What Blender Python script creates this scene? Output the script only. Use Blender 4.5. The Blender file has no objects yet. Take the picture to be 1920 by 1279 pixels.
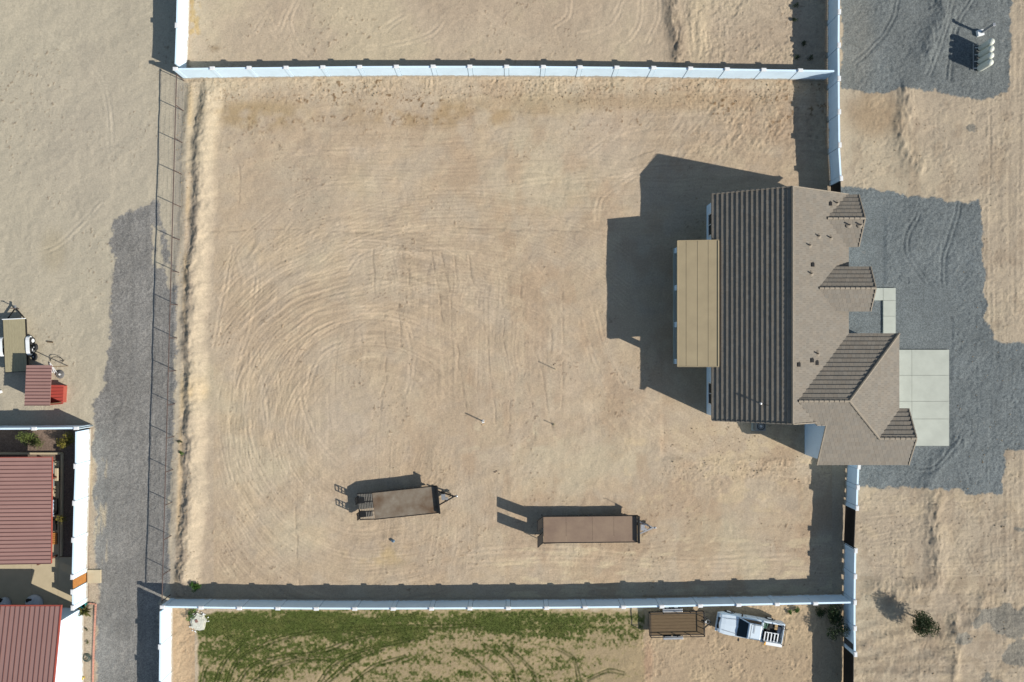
import bpy, math, random
import numpy as np
from mathutils import Vector, Matrix
random.seed(7)
sc = bpy.context.scene
col = sc.collection
R = math.radians
# ------------------------------------------------------------------ camera, sky, sun, exposure
FOC, HC, NX, NY = 1290.0, 60.0, 956.0, 652.0      # focal length in photo pixels, camera height, nadir pixel
S0 = HC / FOC                                     # metres per photo pixel on the ground
cam = bpy.data.cameras.new('camera'); camo = bpy.data.objects.new('camera', cam); col.objects.link(camo)
camo.location = (0, 0, HC); camo.rotation_euler = (0, 0, 0)
cam.sensor_width = 36; cam.lens = FOC / 1920 * 36
cam.shift_x = 4.0 / 1920; cam.shift_y = 12.5 / 1920
cam.clip_start = 0.5; cam.clip_end = 4000
sc.camera = camo
LD = Vector((-1.50, 0.69, -1.0))                  # direction the sunlight travels
world = bpy.data.worlds.new('World'); sc.world = world; world.use_nodes = True
wn = world.node_tree.nodes; wl = world.node_tree.links
bg = wn['Background']; sky = wn.new('ShaderNodeTexSky'); sky.sky_type = 'NISHITA'; sky.sun_disc = False
sky.sun_elevation = R(31.2); sky.sun_rotation = math.atan2(1.50, -0.69); sky.air_density = 1.2; sky.dust_density = 0.6
wl.new(sky.outputs[0], bg.inputs[0]); bg.inputs[1].default_value = 0.075
sl = bpy.data.lights.new('sun', 'SUN'); sl.energy = 4.6; sl.angle = R(0.5); sl.color = (1.0, 0.945, 0.86)
so = bpy.data.objects.new('sun', sl); col.objects.link(so); so.rotation_euler = LD.to_track_quat('-Z', 'Y').to_euler()
so.location = (40, -20, 60)
sc.view_settings.view_transform = 'Standard'; sc.view_settings.look = 'None'; sc.view_settings.gamma = 1
sc.view_settings.exposure = 0.56; sc.view_settings.use_curve_mapping = False

# ------------------------------------------------------------------ helpers
def P(px, py, h=0.0):
    s = (HC - h) / FOC
    return Vector(((px - NX) * s, (NY - py) * s, h))
def U(x, y, z=0.0): return Vector((x * S0, y * S0, z))
def lin(c): return tuple((v / 255 / 12.92 if v <= 10 else ((v / 255 + .055) / 1.055) ** 2.4) for v in c)
K = 1.25
def A(r, g, b, k=K): return tuple(min(.86, v / k) for v in lin((r, g, b)))

MATS = {}
def mat(name, c, rough=.8, var=.12, scale=3.0, bump=0.0, bscale=40.0, metal=0.0, attr=None, c2=None, stretch=None, spec=.3):
    if name in MATS: return MATS[name]
    m = bpy.data.materials.new(name); m.use_nodes = True; MATS[name] = m
    n = m.node_tree.nodes; l = m.node_tree.links; b = n['Principled BSDF']
    b.inputs['Roughness'].default_value = rough; b.inputs['Metallic'].default_value = metal
    b.inputs['Specular IOR Level'].default_value = spec
    g = n.new('ShaderNodeNewGeometry'); mp = n.new('ShaderNodeMapping'); l.new(g.outputs['Position'], mp.inputs[0])
    if stretch: mp.inputs['Scale'].default_value = stretch
    t = n.new('ShaderNodeTexNoise'); t.inputs['Scale'].default_value = scale; t.inputs['Detail'].default_value = 7
    t.inputs['Roughness'].default_value = .62
    l.new(mp.outputs[0], t.inputs['Vector'])
    rp = n.new('ShaderNodeValToRGB'); rp.color_ramp.elements[0].position = .3; rp.color_ramp.elements[1].position = .72
    if c2 is None: lo = tuple(v * (1 - var) for v in c); hi = tuple(min(1, v * (1 + var)) for v in c)
    else: lo, hi = c, c2
    rp.color_ramp.elements[0].color = (*lo, 1); rp.color_ramp.elements[1].color = (*hi, 1)
    l.new(t.outputs[0], rp.inputs[0])
    out = rp.outputs[0]
    if attr:
        a = n.new('ShaderNodeAttribute'); a.attribute_name = attr
        mx = n.new('ShaderNodeMix'); mx.data_type = 'RGBA'; mx.blend_type = 'MULTIPLY'; mx.inputs[0].default_value = 1
        l.new(out, mx.inputs[6]); l.new(a.outputs['Color'], mx.inputs[7]); out = mx.outputs[2]
    l.new(out, b.inputs['Base Color'])
    if bump:
        t2 = n.new('ShaderNodeTexNoise'); t2.inputs['Scale'].default_value = bscale; t2.inputs['Detail'].default_value = 4
        l.new(mp.outputs[0], t2.inputs['Vector'])
        bp = n.new('ShaderNodeBump'); bp.inputs['Strength'].default_value = 1; bp.inputs['Distance'].default_value = bump
        l.new(t2.outputs[0], bp.inputs['Height']); l.new(bp.outputs[0], b.inputs['Normal'])
    return m

class MB:
    def __init__(s): s.v = []; s.f = []; s.c = None
    def box(s, c, d, rz=0.0, taper=1.0):
        cx, cy, cz = c; a, b, h = d[0] / 2, d[1] / 2, d[2] / 2; i = len(s.v); co, si = math.cos(rz), math.sin(rz)
        for z, t in ((-h, 1), (h, taper)):
            for x, y in ((-a, -b), (a, -b), (a, b), (-a, b)):
                x *= t; y *= t
                s.v.append((cx + x * co - y * si, cy + x * si + y * co, cz + z))
        s.f += [(i, i+3, i+2, i+1), (i+4, i+5, i+6, i+7), (i, i+1, i+5, i+4), (i+1, i+2, i+6, i+5), (i+2, i+3, i+7, i+6), (i+3, i, i+4, i+7)]
        return s
    def beam(s, p, q, w, h):
        p = Vector(p); q = Vector(q); d = (q - p).normalized()
        a = d.cross(Vector((0, 0, 1)))
        if a.length < 1e-3: a = Vector((1, 0, 0))
        a.normalize(); b = a.cross(d); i = len(s.v)
        for o in (p, q):
            for x, y in ((-1, -1), (1, -1), (1, 1), (-1, 1)): s.v.append(tuple(o + a * x * w / 2 + b * y * h / 2))
        s.f += [(i, i+1, i+2, i+3), (i+7, i+6, i+5, i+4), (i, i+4, i+5, i+1), (i+1, i+5, i+6, i+2), (i+2, i+6, i+7, i+3), (i+3, i+7, i+4, i)]
        return s
    def tube(s, p, q, r, n=8, r2=None):
        p = Vector(p); q = Vector(q); d = (q - p).normalized(); r2 = r if r2 is None else r2
        a = d.cross(Vector((0, 0, 1)))
        if a.length < 1e-3: a = Vector((1, 0, 0))
        a.normalize(); b = a.cross(d); i = len(s.v)
        for o, rr in ((p, r), (q, r2)):
            for k in range(n):
                t = 2 * math.pi * k / n; s.v.append(tuple(o + a * math.cos(t) * rr + b * math.sin(t) * rr))
        for k in range(n): k2 = (k + 1) % n; s.f.append((i + k, i + k2, i + n + k2, i + n + k))
        s.f.append(tuple(i + k for k in range(n))[::-1]); s.f.append(tuple(i + n + k for k in range(n)))
        return s
    def path(s, pts, r, n=6):
        for a, b in zip(pts, pts[1:]): s.tube(a, b, r, n)
        return s
    def lathe(s, c, prof, n=16, axis='z'):
        i = len(s.v); c = Vector(c)
        for r, z in prof:
            for k in range(n):
                t = 2 * math.pi * k / n; x, y = r * math.cos(t), r * math.sin(t)
                v = (x, y, z) if axis == 'z' else ((x, z, y) if axis == 'y' else (z, x, y))
                s.v.append(tuple(c + Vector(v)))
        for j in range(len(prof) - 1):
            for k in range(n):
                k2 = (k + 1) % n; s.f.append((i + j*n + k, i + j*n + k2, i + (j+1)*n + k2, i + (j+1)*n + k))
        s.f.append(tuple(i + k for k in range(n))[::-1]); s.f.append(tuple(i + (len(prof)-1)*n + k for k in range(n)))
        return s
    def torus(s, c, Rr, r, n=20, m=6, sx=1.0):
        i = len(s.v)
        for k in range(n):
            t = 2 * math.pi * k / n
            for j in range(m):
                u = 2 * math.pi * j / m; q = Rr + r * math.cos(u)
                s.v.append((c[0] + q * math.cos(t) * sx, c[1] + q * math.sin(t), c[2] + r * math.sin(u)))
        for k in range(n):
            for j in range(m):
                a, b = i + k*m, i + ((k+1) % n)*m; j2 = (j+1) % m; s.f.append((a+j, b+j, b+j2, a+j2))
        return s
    def prism(s, pts, z0, z1):
        """pts xy polygon; z0/z1 numbers or functions of (x, y)"""
        n = len(pts); i = len(s.v)
        f0 = z0 if callable(z0) else (lambda x, y: z0); f1 = z1 if callable(z1) else (lambda x, y: z1)
        ar = sum(pts[k][0] * pts[(k+1) % n][1] - pts[(k+1) % n][0] * pts[k][1] for k in range(n))
        if ar < 0: pts = pts[::-1]
        for f in (f0, f1):
            for x, y in [(p[0], p[1]) for p in pts]: s.v.append((x, y, f(x, y)))
        s.f.append(tuple(i + k for k in range(n))[::-1]); s.f.append(tuple(i + n + k for k in range(n)))
        for k in range(n): k2 = (k+1) % n; s.f.append((i+k, i+k2, i+n+k2, i+n+k))
        return s
    def quad(s, *ps):
        i = len(s.v); s.v += [tuple(p) for p in ps]; s.f.append(tuple(range(i, i + len(ps)))); return s

def new(name, mb, m, parent=None, world=True, smooth=False, loc=None, rz=0.0, kind=None, label=None, bevel=0):
    me = mb
    if isinstance(mb, MB):
        me = bpy.data.meshes.new(name); v = mb.v
        if parent is not None and world and loc is None:
            o = Vector((0, 0, 0)); q_ = parent
            while q_ is not None: o = o + q_.location; q_ = q_.parent
            v = [(a - o.x, b - o.y, c - o.z) for a, b, c in v]
        me.from_pydata(v, [], mb.f); me.update()
        if mb.c is not None:
            at = me.color_attributes.new('tint', 'FLOAT_COLOR', 'CORNER'); data = []
            for pf, c in zip(me.polygons, mb.c): data += [c[0], c[1], c[2], 1.0] * pf.loop_total
            at.data.foreach_set('color', data)
        me.materials.append(m)
        if smooth: me.polygons.foreach_set('use_smooth', [True] * len(me.polygons))
    ob = bpy.data.objects.new(name, me); col.objects.link(ob)
    if parent is not None: ob.parent = parent
    if loc is not None: ob.location = loc
    if rz: ob.rotation_euler = (0, 0, rz)
    if kind: ob['kind'] = kind
    if label: ob['label'] = label
    if bevel:
        md = ob.modifiers.new('edge', 'BEVEL'); md.width = bevel; md.segments = 2; md.limit_method = 'ANGLE'
    return ob
def tag(o, label, cat, group=None):
    o['label'] = label; o['category'] = cat
    if group: o['group'] = group
    return o
def thing(name, loc, label, cat, group=None, rz=0.0):
    o = bpy.data.objects.new(name, None); col.objects.link(o); o.location = loc; o.rotation_euler = (0, 0, rz)
    o.empty_display_size = .3
    return tag(o, label, cat, group)

# ------------------------------------------------------------------ ground, one displaced grid split by surface
RT = np.random.RandomState(3).rand(1024, 1024).astype(np.float32)
def vn(x, y, seed=0):
    x = x + seed * 37.7; y = y + seed * 91.3
    xi = np.floor(x).astype(np.int64); yi = np.floor(y).astype(np.int64); fx = x - xi; fy = y - yi
    fx = fx * fx * (3 - 2 * fx); fy = fy * fy * (3 - 2 * fy)
    a = RT[yi & 1023, xi & 1023]; b = RT[yi & 1023, (xi+1) & 1023]; c = RT[(yi+1) & 1023, xi & 1023]; d = RT[(yi+1) & 1023, (xi+1) & 1023]
    return (a * (1-fx) + b * fx) * (1-fy) + (c * (1-fx) + d * fx) * fy
def fbm(x, y, o=4, seed=0, g=.5):
    s = 0; a = 1.0; t = 0
    for k in range(o): s = s + a * vn(x * 2**k, y * 2**k, seed + k * 11); t += a; a *= g
    return s / t - .5
def sst(a, b, x):
    t = np.clip((x - a) / (b - a), 0, 1); return t * t * (3 - 2 * t)
ST = 1.6
us = np.arange(-50, 1972, ST); vs = np.arange(-50, 1332, ST)
UU, VV = np.meshgrid(us, vs); nr, nc = UU.shape
def pip(poly, wob=0.0, wsc=14.0, seed=5):
    u = UU + (fbm(UU / wsc, VV / wsc, 4, seed) * wob if wob else 0); v = VV + (fbm(UU / wsc, VV / wsc, 4, seed + 50) * wob if wob else 0)
    ins = np.zeros(UU.shape, bool); n = len(poly)
    for i in range(n):
        x0, y0 = poly[i]; x1, y1 = poly[(i+1) % n]
        if y0 == y1: continue
        c = ((y0 > v) != (y1 > v)) & (u < (x1 - x0) * (v - y0) / (y1 - y0) + x0); ins ^= c
    return ins
def blur(m, n=1):
    m = m.astype(np.float32)
    for _ in range(n):
        m = (m + np.roll(m, 1, 0) + np.roll(m, -1, 0)) / 3; m = (m + np.roll(m, 1, 1) + np.roll(m, -1, 1)) / 3
    return m
def spot(cx, cy, rx, ry=None, p=1.0): 
    ry = ry or rx; return np.exp(-(((UU - cx) / rx) ** 2 + ((VV - cy) / ry) ** 2) ** p)
def curve(pts, step=.8):
    out = []; pts = [np.array(p, float) for p in pts]; pts = [2*pts[0]-pts[1]] + pts + [2*pts[-1]-pts[-2]]
    for i in range(1, len(pts) - 2):
        a, b, c, d = pts[i-1:i+3]; n = max(2, int(np.linalg.norm(c - b) / step)); t = (np.arange(n) / n)[:, None]
        out.append(.5 * ((2*b) + (c-a)*t + (2*a-5*b+4*c-d)*t*t + (3*b-a-3*c+d)*t**3))
    return np.concatenate(out)
def dist(lines, rad=5, wob=2.5, seed=9, off=0.0):
    D = np.full(UU.shape, 99.0, np.float32); o = np.arange(-rad, rad + 1); oy, ox = np.meshgrid(o, o, indexing='ij')
    for L in lines:
        c = curve(L) if not isinstance(L, np.ndarray) else L
        if off:
            t = np.gradient(c, axis=0); t /= np.linalg.norm(t, axis=1)[:, None] + 1e-6; c = c + np.stack([-t[:, 1], t[:, 0]], 1) * off
        w = np.stack([vn(c[:, 0] / 25, c[:, 1] / 25, seed) - .5, vn(c[:, 0] / 25, c[:, 1] / 25, seed + 3) - .5], 1) * wob; c = c + w
        ix = np.round((c[:, 0] - us[0]) / ST).astype(int)[:, None, None] + ox; iy = np.round((c[:, 1] - vs[0]) / ST).astype(int)[:, None, None] + oy
        ok = (ix >= 0) & (ix < nc) & (iy >= 0) & (iy < nr)
        dd = np.hypot(ix * ST + us[0] - c[:, 0][:, None, None], iy * ST + vs[0] - c[:, 1][:, None, None])
        np.minimum.at(D, (iy[ok], ix[ok]), dd[ok].astype(np.float32))
    return D
H = np.zeros(UU.shape, np.float32)
C = np.empty(UU.shape + (3,), np.float32); C[:] = A(188, 170, 145)
def paint(m, c): 
    global C
    C = C * (1 - m[..., None]) + np.array(c, np.float32) * m[..., None]
def mul(f):
    global C
    C = C * (f[..., None] if f.ndim == 2 else f)
big = fbm(UU / 160, VV / 130, 4, 1); mid = fbm(UU / 34, VV / 30, 5, 2); fin = fbm(UU / 6, VV / 6, 3, 4)
paint(sst(-.05, .2, big) * .55, A(178, 158, 134)); paint(sst(.05, .28, -big) * .5, A(198, 184, 152))
paint(sst(.05, .3, mid) * .25, A(202, 184, 152)); mul(1 + fin * .10)
# --- region masks
fx = 344 - (VV - 208) * .0277                     # pipe fence line
lot = (UU > 400) & (UU < 1560) & (VV > 150) & (VV < 1120)
west = sst(6, -6, UU - fx)                        # open land west of the pipe fence
paint(west * .85, A(184, 175, 153)); paint(west * sst(0, .25, fbm(UU / 60, VV / 90, 4, 66)) * .5, A(174, 164, 144))
paint(west * spot(180, 260, 150, 190) * .4, A(180, 168, 150))
paint(lot * .35 * sst(-.2, .15, mid + .5 * big), A(190, 165, 132)); paint(lot * sst(.02, .2, fbm(UU / 46, VV / 80, 5, 210)) * sst(560, 980, UU) * .4, A(174, 146, 116)); paint(lot * sst(.04, .22, fbm(UU / 30, VV / 24, 5, 211)) * .3, A(200, 182, 152))
# machine scrapes: streaks whose grain follows the passes
def streak(a, b, seed): return fbm(a, b, 3, seed) 
wb = fbm(UU / 90, VV / 90, 2, 20) * 30; vst = streak((UU + wb) / 2.6, VV / 150, 21); hst = streak(UU / 130, (VV + wb) / 2.7, 22)
cx0, cy0 = 700, 815
rr = np.hypot((UU - cx0), (VV - cy0) * 1.02); th = np.arctan2(VV - cy0, UU - cx0)
pst = streak((rr + wb * .6) / 2.9, th * 3.0, 23); pst2 = streak((rr + wb) / 8, th * 2.4, 24)
wv = sst(395, 430, UU) * sst(1150, 1090, UU) * sst(455, 500, VV) * sst(1095, 1060, VV) * sst(-.12, .1, fbm(UU / 90, VV / 140, 2, 31))
wh = np.maximum(sst(980, 1020, VV) * sst(880, 960, UU), sst(470, 430, VV) * sst(520, 640, UU)) * lot
wp = sst(100, 140, rr) * sst(440, 340, rr) * sst(900, 780, UU) * sst(395, 425, UU) * sst(-.22, .08, mid + big)
wt = sst(270, 300, rr) * sst(430, 400, rr) * sst(640, 600, VV) * sst(.5, .9, np.ones_like(UU))
for st, w, a in ((vst, wv, .9), (hst, wh, 1.0), (pst, wp, 1.3), (pst2, wp + .6 * wt, .8), (pst, wt * .8, .8)):
    H += st * w * .031 * a; mul(1 + st * w * .22 * a)
# dig marks and small clods
clod = np.maximum(sst(215, 150, VV) * (UU > 350) * (UU < 1560) * (VV > 140), 0)
clod = np.maximum(clod, sst(1180, 1330, UU) * sst(330, 250, VV) * .9 * (UU < 1560)); clod = np.maximum(clod, (UU > 1240) * sst(790, 830, VV) * sst(960, 880, VV) * (UU < 1560) * .8)
clod = np.maximum(clod, (UU > 1600) * .6); clod = np.maximum(clod, (UU > 1205) * (VV > 1118) * (UU < 1600) * .9)
clod = np.maximum(clod, (UU > fx) * (UU < 350) * .5); clod = np.maximum(clod, (UU > 1260) * (UU < 1340) * (VV < 110) * .45)
clod = np.maximum(clod, (UU > 330) * (UU < 370) * (VV > 1140) * .9)
rough = np.abs(fbm(UU / 9, VV / 9, 4, 41)) ; r2 = np.abs(fbm(UU / 5, VV / 4, 4, 141)); H += clod * ((.12 - rough) * .22 + (.12 - r2) * .16) * sst(-.3, .15, mid); mul(1 + clod * (.08 - rough) * .55 + clod * (.1 - r2) * .4)
H += fbm(UU / 70, VV / 70, 4, 43) * .16 + fbm(UU / 7, VV / 7, 3, 44) * .026 + fbm(UU / 18, VV / 15, 3, 45) * .05 + fbm(UU / 3.4, VV / 3.4, 2, 46) * .014
dg = fbm((UU + VV * .8) / 6, (VV - UU) / 46, 3, 47); dm = spot(1370, 250, 170, 75) + spot(470, 455, 40, 28) * .8 + spot(545, 610, 45, 45) * .8 + spot(560, 440, 60, 30) * .8
dk_ = np.clip(dm, 0, 1) * sst(-.15, .2, fbm(UU / 24, VV / 20, 3, 213)); H += dg * dk_ * .12; mul(1 + dg * dk_ * .3)
# tyre tracks
T = [[(540, 730), (555, 667), (592, 625), (642, 602), (692, 595), (755, 602), (775, 655), (771, 705), (765, 737)],
     [(575, 730), (592, 680), (620, 652), (680, 640), (730, 637), (780, 647), (853, 669), (927, 702), (1000, 746), (1050, 780)],
     [(700, 600), (802, 614), (853, 632), (927, 661), (1000, 695), (1037, 720), (1092, 750), (1150, 800), (1185, 860)],
     [(605, 560), (630, 555), (680, 545), (755, 532), (855, 540), (927, 555), (1000, 577), (1037, 595), (1092, 636), (1130, 690)],
     [(560, 610), (605, 585), (705, 577), (780, 570), (872, 577), (964, 603), (1019, 636), (1092, 687)],
     [(650, 517), (680, 480), (730, 470), (855, 475), (927, 492), (982, 518), (1037, 559), (1080, 600)],
     [(600, 500), (660, 455), (740, 435), (817, 430), (909, 452), (982, 485), (1025, 525)],
     [(570, 747), (579, 787), (600, 830), (640, 870)], [(529, 700), (529, 731), (536, 787), (554, 831), (592, 869), (640, 905)],
     [(439, 690), (436, 778), (445, 856), (470, 903), (507, 950), (551, 997), (632, 1037), (726, 1066)],
     [(423, 847), (439, 912), (470, 966), (507, 997), (560, 1030)], [(495, 700), (498, 772), (514, 841), (545, 903), (590, 945)],
     [(440, 462), (430, 512), (420, 570), (405, 655)], [(485, 492), (480, 542), (465, 617), (450, 667), (440, 742)],
     [(470, 660), (462, 740), (475, 840), (510, 910), (560, 960), (640, 1000)],
     [(1110, 560), (1140, 660), (1200, 760), (1290, 830), (1420, 870), (1510, 872)], [(1090, 600), (1130, 720), (1200, 800), (1300, 862), (1420, 895), (1515, 900)],
     [(1230, 800), (1264, 837), (1330, 880), (1420, 930), (1500, 980)], [(1180, 740), (1264, 765), (1300, 800), (1346, 841), (1400, 862)],
     [(860, 1040), (1000, 1030), (1150, 1040), (1300, 1052), (1480, 1045)], [(880, 1060), (1050, 1052), (1200, 1062), (1400, 1070)],
     [(569, -20), (547, 28), (547, 59), (560, 84), (579, 103)], [(838, 31), (822, 53), (791, 72), (735, 87), (690, 92)],
     [(1176, -20), (1154, 31), (1122, 59), (1085, 67)], [(1204, -20), (1200, 41), (1185, 69), (1160, 84)], [(1072, -10), (1066, 28), (1041, 50)],
     [(1235, 0), (1232, 40), (1215, 80)], [(1320, 60), (1330, 90), (1310, 115)], [(1360, 50), (1362, 110)], [(1295, 50), (1300, 115)],
     [(480, 60), (500, 30), (520, 60), (540, 20)], [(640, 20), (700, 60), (760, 30)], [(900, 10), (960, 60), (1030, 100)],
     [(520, 290), (640, 284), (760, 278), (880, 270)], [(880, 355), (960, 350), (1020, 340), (1120, 335), (1200, 320)], [(600, 350), (720, 345), (840, 352)],
     [(1100, 290), (1130, 270), (1180, 245), (1240, 235)], [(1120, 420), (1130, 370), (1190, 330)], [(80, 60), (190, 150), (210, 300)], [(40, 480), (110, 460), (190, 380)]]
for off in (-4.2, 4.2):
    D = dist(T, 6, 3.0, 12, off); g = np.exp(-(D / 1.5) ** 2) + .6 * np.exp(-((D - 3) / 1.0) ** 2); brk = .35 + .65 * sst(-.12, .18, fbm(UU / 22, VV / 22, 3, 52))
    H -= g * .020 * brk; H += np.exp(-((D - 4) / 1.8) ** 2) * .010 * brk; mul(1 + g * .12 * brk)
AR = []; ra = random.Random(77)
for q in range(30):
    r0 = 118 + q * 8.2 + ra.uniform(-4, 4); a0 = ra.uniform(75, 170); a1 = a0 + ra.uniform(70, 165); ex_ = ra.uniform(1.0, 1.12); cxx = 690 + ra.uniform(-12, 14); cyy = 800 + ra.uniform(-16, 16)
    AR.append([(cxx + r0 * math.cos(R(t)) * ex_, cyy + r0 * math.sin(R(t)) * (1.0 + .0012 * (r0 - 120))) for t in np.linspace(a0, a1, 14)])
for q in range(14):
    r0 = 250 + q * 15; cxx, cyy = 860, 800; a0 = ra.uniform(190, 235); AR.append([(cxx + r0 * math.cos(R(t)) * 1.15, cyy + r0 * math.sin(R(t)) * .98) for t in np.linspace(a0, a0 + ra.uniform(60, 110), 12)])
okr = (UU > 408) & (VV > 200) & (VV < 1085) & (UU < 1180)
for off in (-3.0, 3.0):
    D = dist(AR, 3, 2.0, 17, off); g = np.exp(-(D / 1.15) ** 2) * okr * (.3 + .7 * sst(-.2, .15, fbm(UU / 40, VV / 40, 3, 54))); H -= g * .009; mul(1 + g * .10); D2 = np.exp(-((D - 2.6) / 1.0) ** 2) * okr; mul(1 - D2 * .05)
CR = [[(828, 474), (842, 540), (853, 628), (865, 710), (875, 779)], [(853, 478), (859, 525)], [(942, 558), (945, 636), (956, 709), (956, 812)], [(1000, 650), (1015, 702), (1034, 790), (1039, 814)],
      [(1054, 537), (1056, 640), (1054, 761)], [(1035, 614), (1036, 672)], [(755, 475), (768, 533)], [(747, 540), (750, 600), (752, 650)], [(450, 310), (447, 370), (446, 400)], [(487, 655), (497, 742)],
      [(380, 433), (560, 432), (700, 437)], [(860, 428), (1000, 432), (1110, 434)], [(560, 1095), (556, 950)], [(700, 470), (702, 560)], [(1180, 300), (1230, 280)], [(880, 480), (890, 560)], [(984, 700), (1000, 780), (1003, 830)],
      [(910, 610), (922, 720), (930, 800)], [(976, 520), (978, 610)], [(720, 590), (724, 700), (712, 770)], [(810, 470), (824, 560), (836, 640)]]
D = dist(CR, 4, 6.0, 15); g = np.exp(-(D / 1.5) ** 2) * sst(-.2, .1, fbm(UU / 12, VV / 12, 2, 53)); H -= g * .028; mul(1 - g * .19)
# pale loop apron, pinkish soil, grey crusts, scrub stains
paint(spot(655, 800, 75, 85, 2) * .45 * sst(-.2, .1, mid), A(190, 176, 158)); paint(spot(1000, 720, 100, 110, 2) * .35 * sst(-.25, .15, streak(UU / 12, VV / 200, 60)), A(182, 158, 132))
paint(spot(560, 360, 75, 70, 2) * .5 * sst(-.25, .1, mid), A(178, 166, 146)); paint(spot(1120, 250, 110, 60, 2) * .35, A(186, 168, 148))
paint(spot(480, 215, 95, 28, 2) * .75 * sst(-.2, .12, mid), A(168, 144, 104)); paint(spot(830, 215, 190, 26, 2) * .8 * sst(-.2, .15, mid), A(168, 142, 104)); paint(spot(1010, 195, 140, 20, 2) * .35, A(172, 148, 108))
paint(spot(1260, 190, 200, 18, 2) * .3, A(164, 138, 102)); scr = sst(.10, .22, fbm(UU / 5, VV / 5, 3, 71)) * sst(.02, .2, fbm(UU / 55, VV / 22, 3, 72)) * sst(290, 200, VV) * (VV > 150) * (UU > 400) * (UU < 1550)
paint(scr * .8, A(120, 92, 58)); H += scr * .03
paint(spot(715, 1040, 60, 20, 2) * .4 * sst(-.1, .15, mid), A(188, 160, 100)); paint(spot(370, 730, 20, 26, 2) * .6, A(214, 184, 132))
crust = sst(.05, .16, fbm(UU / 36, VV / 9, 4, 75)) * sst(880, 960, UU) * sst(990, 1020, VV) * lot; paint(crust * .5, A(212, 194, 158))
crust = sst(.08, .2, fbm(UU / 16, VV / 14, 4, 76)) * spot(960, 820, 130, 30, 2); paint(crust * .5, A(206, 192, 160))
paint(sst(.05, .2, fbm(UU / 30, VV / 26, 4, 77)) * (UU > 1170) * sst(780, 830, VV) * (VV < 960) * .45, A(210, 188, 150))
paint(sst(1060, 1115, VV) * 0.0 * mid, A(0, 0, 0))
dots = sst(.27, .33, fbm(UU / 4.2, VV / 4.2, 2, 80)) * sst(.0, .2, fbm(UU / 80, VV / 80, 2, 81)); paint(dots * .5, A(110, 88, 62)); H += dots * .03
# berm along the pipe fence
xd = np.interp(VV, [140, 180, 220, 260, 340, 440, 520, 600, 731, 856, 981, 1075, 1110], [383, 378, 372, 366, 367, 361, 356, 350, 351, 348, 345, 340, 341]) + fbm(VV / 30, VV * 0, 4, 82) * 16 + fbm(VV / 7, VV * 0, 2, 83) * 5
bm = (VV > 120) & (VV < 1130); bmf = sst(140, 185, VV) * sst(1112, 1085, VV); e = UU - xd
crest = sst(-14, 9, e) * sst(44, 10, e); H += bmf * (crest * (.24 + .3 * fbm(VV / 26, UU / 30, 4, 183)) - .05 * np.exp(-((e + 6) / 7) ** 2) + .08 * np.exp(-((e + 22) / 7) ** 2)) + bmf * np.exp(-((e - 4) / 16) ** 2) * (fbm(UU / 6, VV / 8, 4, 184) * .15)
e2 = e + fbm(UU / 12, VV / 22, 3, 185) * 16; paint(bmf * sst(4, 14, e2) * sst(46, 26, e2) * .6, A(210, 192, 162)); bl_ = fbm((e + fbm(VV / 20, UU / 20, 3, 190) * 14) / 2.6, VV / 40, 3, 191); H += bmf * np.exp(-((e + 1) / 9) ** 2) * bl_ * .09; paint(bmf * np.exp(-((e + 1) / 6.5) ** 2) * (.55 + bl_) * .8, A(150, 140, 124)); mul(1 - bmf * np.exp(-((e + bl_ * 8) / 1.7) ** 2) * .24 * sst(-.1, .1, fbm(UU / 9, VV / 9, 2, 84)))  # berm's sunlit east face and shaded west drop also put into the colour
ys = .55 * bmf * sst(3, 8, UU - fx) * sst(22, 12, UU - fx); paint(ys * sst(-.15, .15, fbm(UU / 14, VV / 60, 3, 85)) * .6, A(196, 166, 112))
peb = sst(-2, 3, UU - fx) * sst(12, 6, UU - fx) * (VV > 155) * (VV < 1095); paint(peb * .7, A(150, 144, 130)); peb2 = sst(-24, -16, UU - fx) * sst(2, -4, UU - fx) * (VV > 155) * (VV < 560); paint(peb2 * .35, A(160, 148, 134))
# ridges on the right-hand land and the upper lot
def ridge(pts, w, h, seed, dark=.0, wob=6):
    global H
    w *= 1.5; D = dist([pts], int(w * 1.7 / ST) + 2, wob, seed); g = np.exp(-(D / w) ** 2); H += g * h * .42 * (1 + fbm(UU / 7, VV / 16, 4, seed) * 1.3); mul(1 - g * .16 * (1 + fbm(UU / 4, VV / 9, 3, seed + 2) * 2))  # soil darkened along the ridge, painting in its shaded side
    if dark: mul(1 - g * dark * sst(-.2, .2, fbm(UU / 6, VV / 6, 2, seed + 1)))
ridge([(1696, 170), (1702, 210), (1690, 250), (1697, 285), (1720, 310)], 11, .55, 90, .2); ridge([(1770, -10), (1762, 40), (1748, 75), (1735, 110)], 13, .5, 91)
ridge([(1754, 935), (1752, 970), (1754, 1030), (1752, 1090), (1730, 1100), (1690, 1106), (1640, 1100)], 11, .5, 92, .15); ridge([(1788, 1160), (1800, 1200), (1790, 1240), (1794, 1300)], 6, .35, 93, .3)
ridge([(1740, 905), (1765, 860), (1800, 830)], 9, .3, 94); ridge([(1266, -60), (1262, 20), (1268, 60), (1272, 105)], 9, .6, 95, .25); ridge([(1845, 1120), (1830, 1160), (1780, 1200)], 7, .25, 96, .2)
ridge([(1310, -60), (1306, 40), (1312, 110)], 18, .25, 97); paint(spot(1308, 60, 22, 90, 2) * .6, A(212, 192, 158)); paint(spot(1640, 215, 50, 42, 2) * .5, A(160, 132, 98)); paint(spot(1730, 240, 22, 50, 2) * .5, A(200, 176, 146))
for k, (y, a) in enumerate(((1176, 4), (1190, -3), (1204, 5), (1222, -4), (1240, 3), (1262, 2))): ridge([(1602, y + a * 2), (1650, y - a), (1700, y + a), (1745, y - a), (1790, y)], 5, .18, 110 + k, .35, 8)
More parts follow.
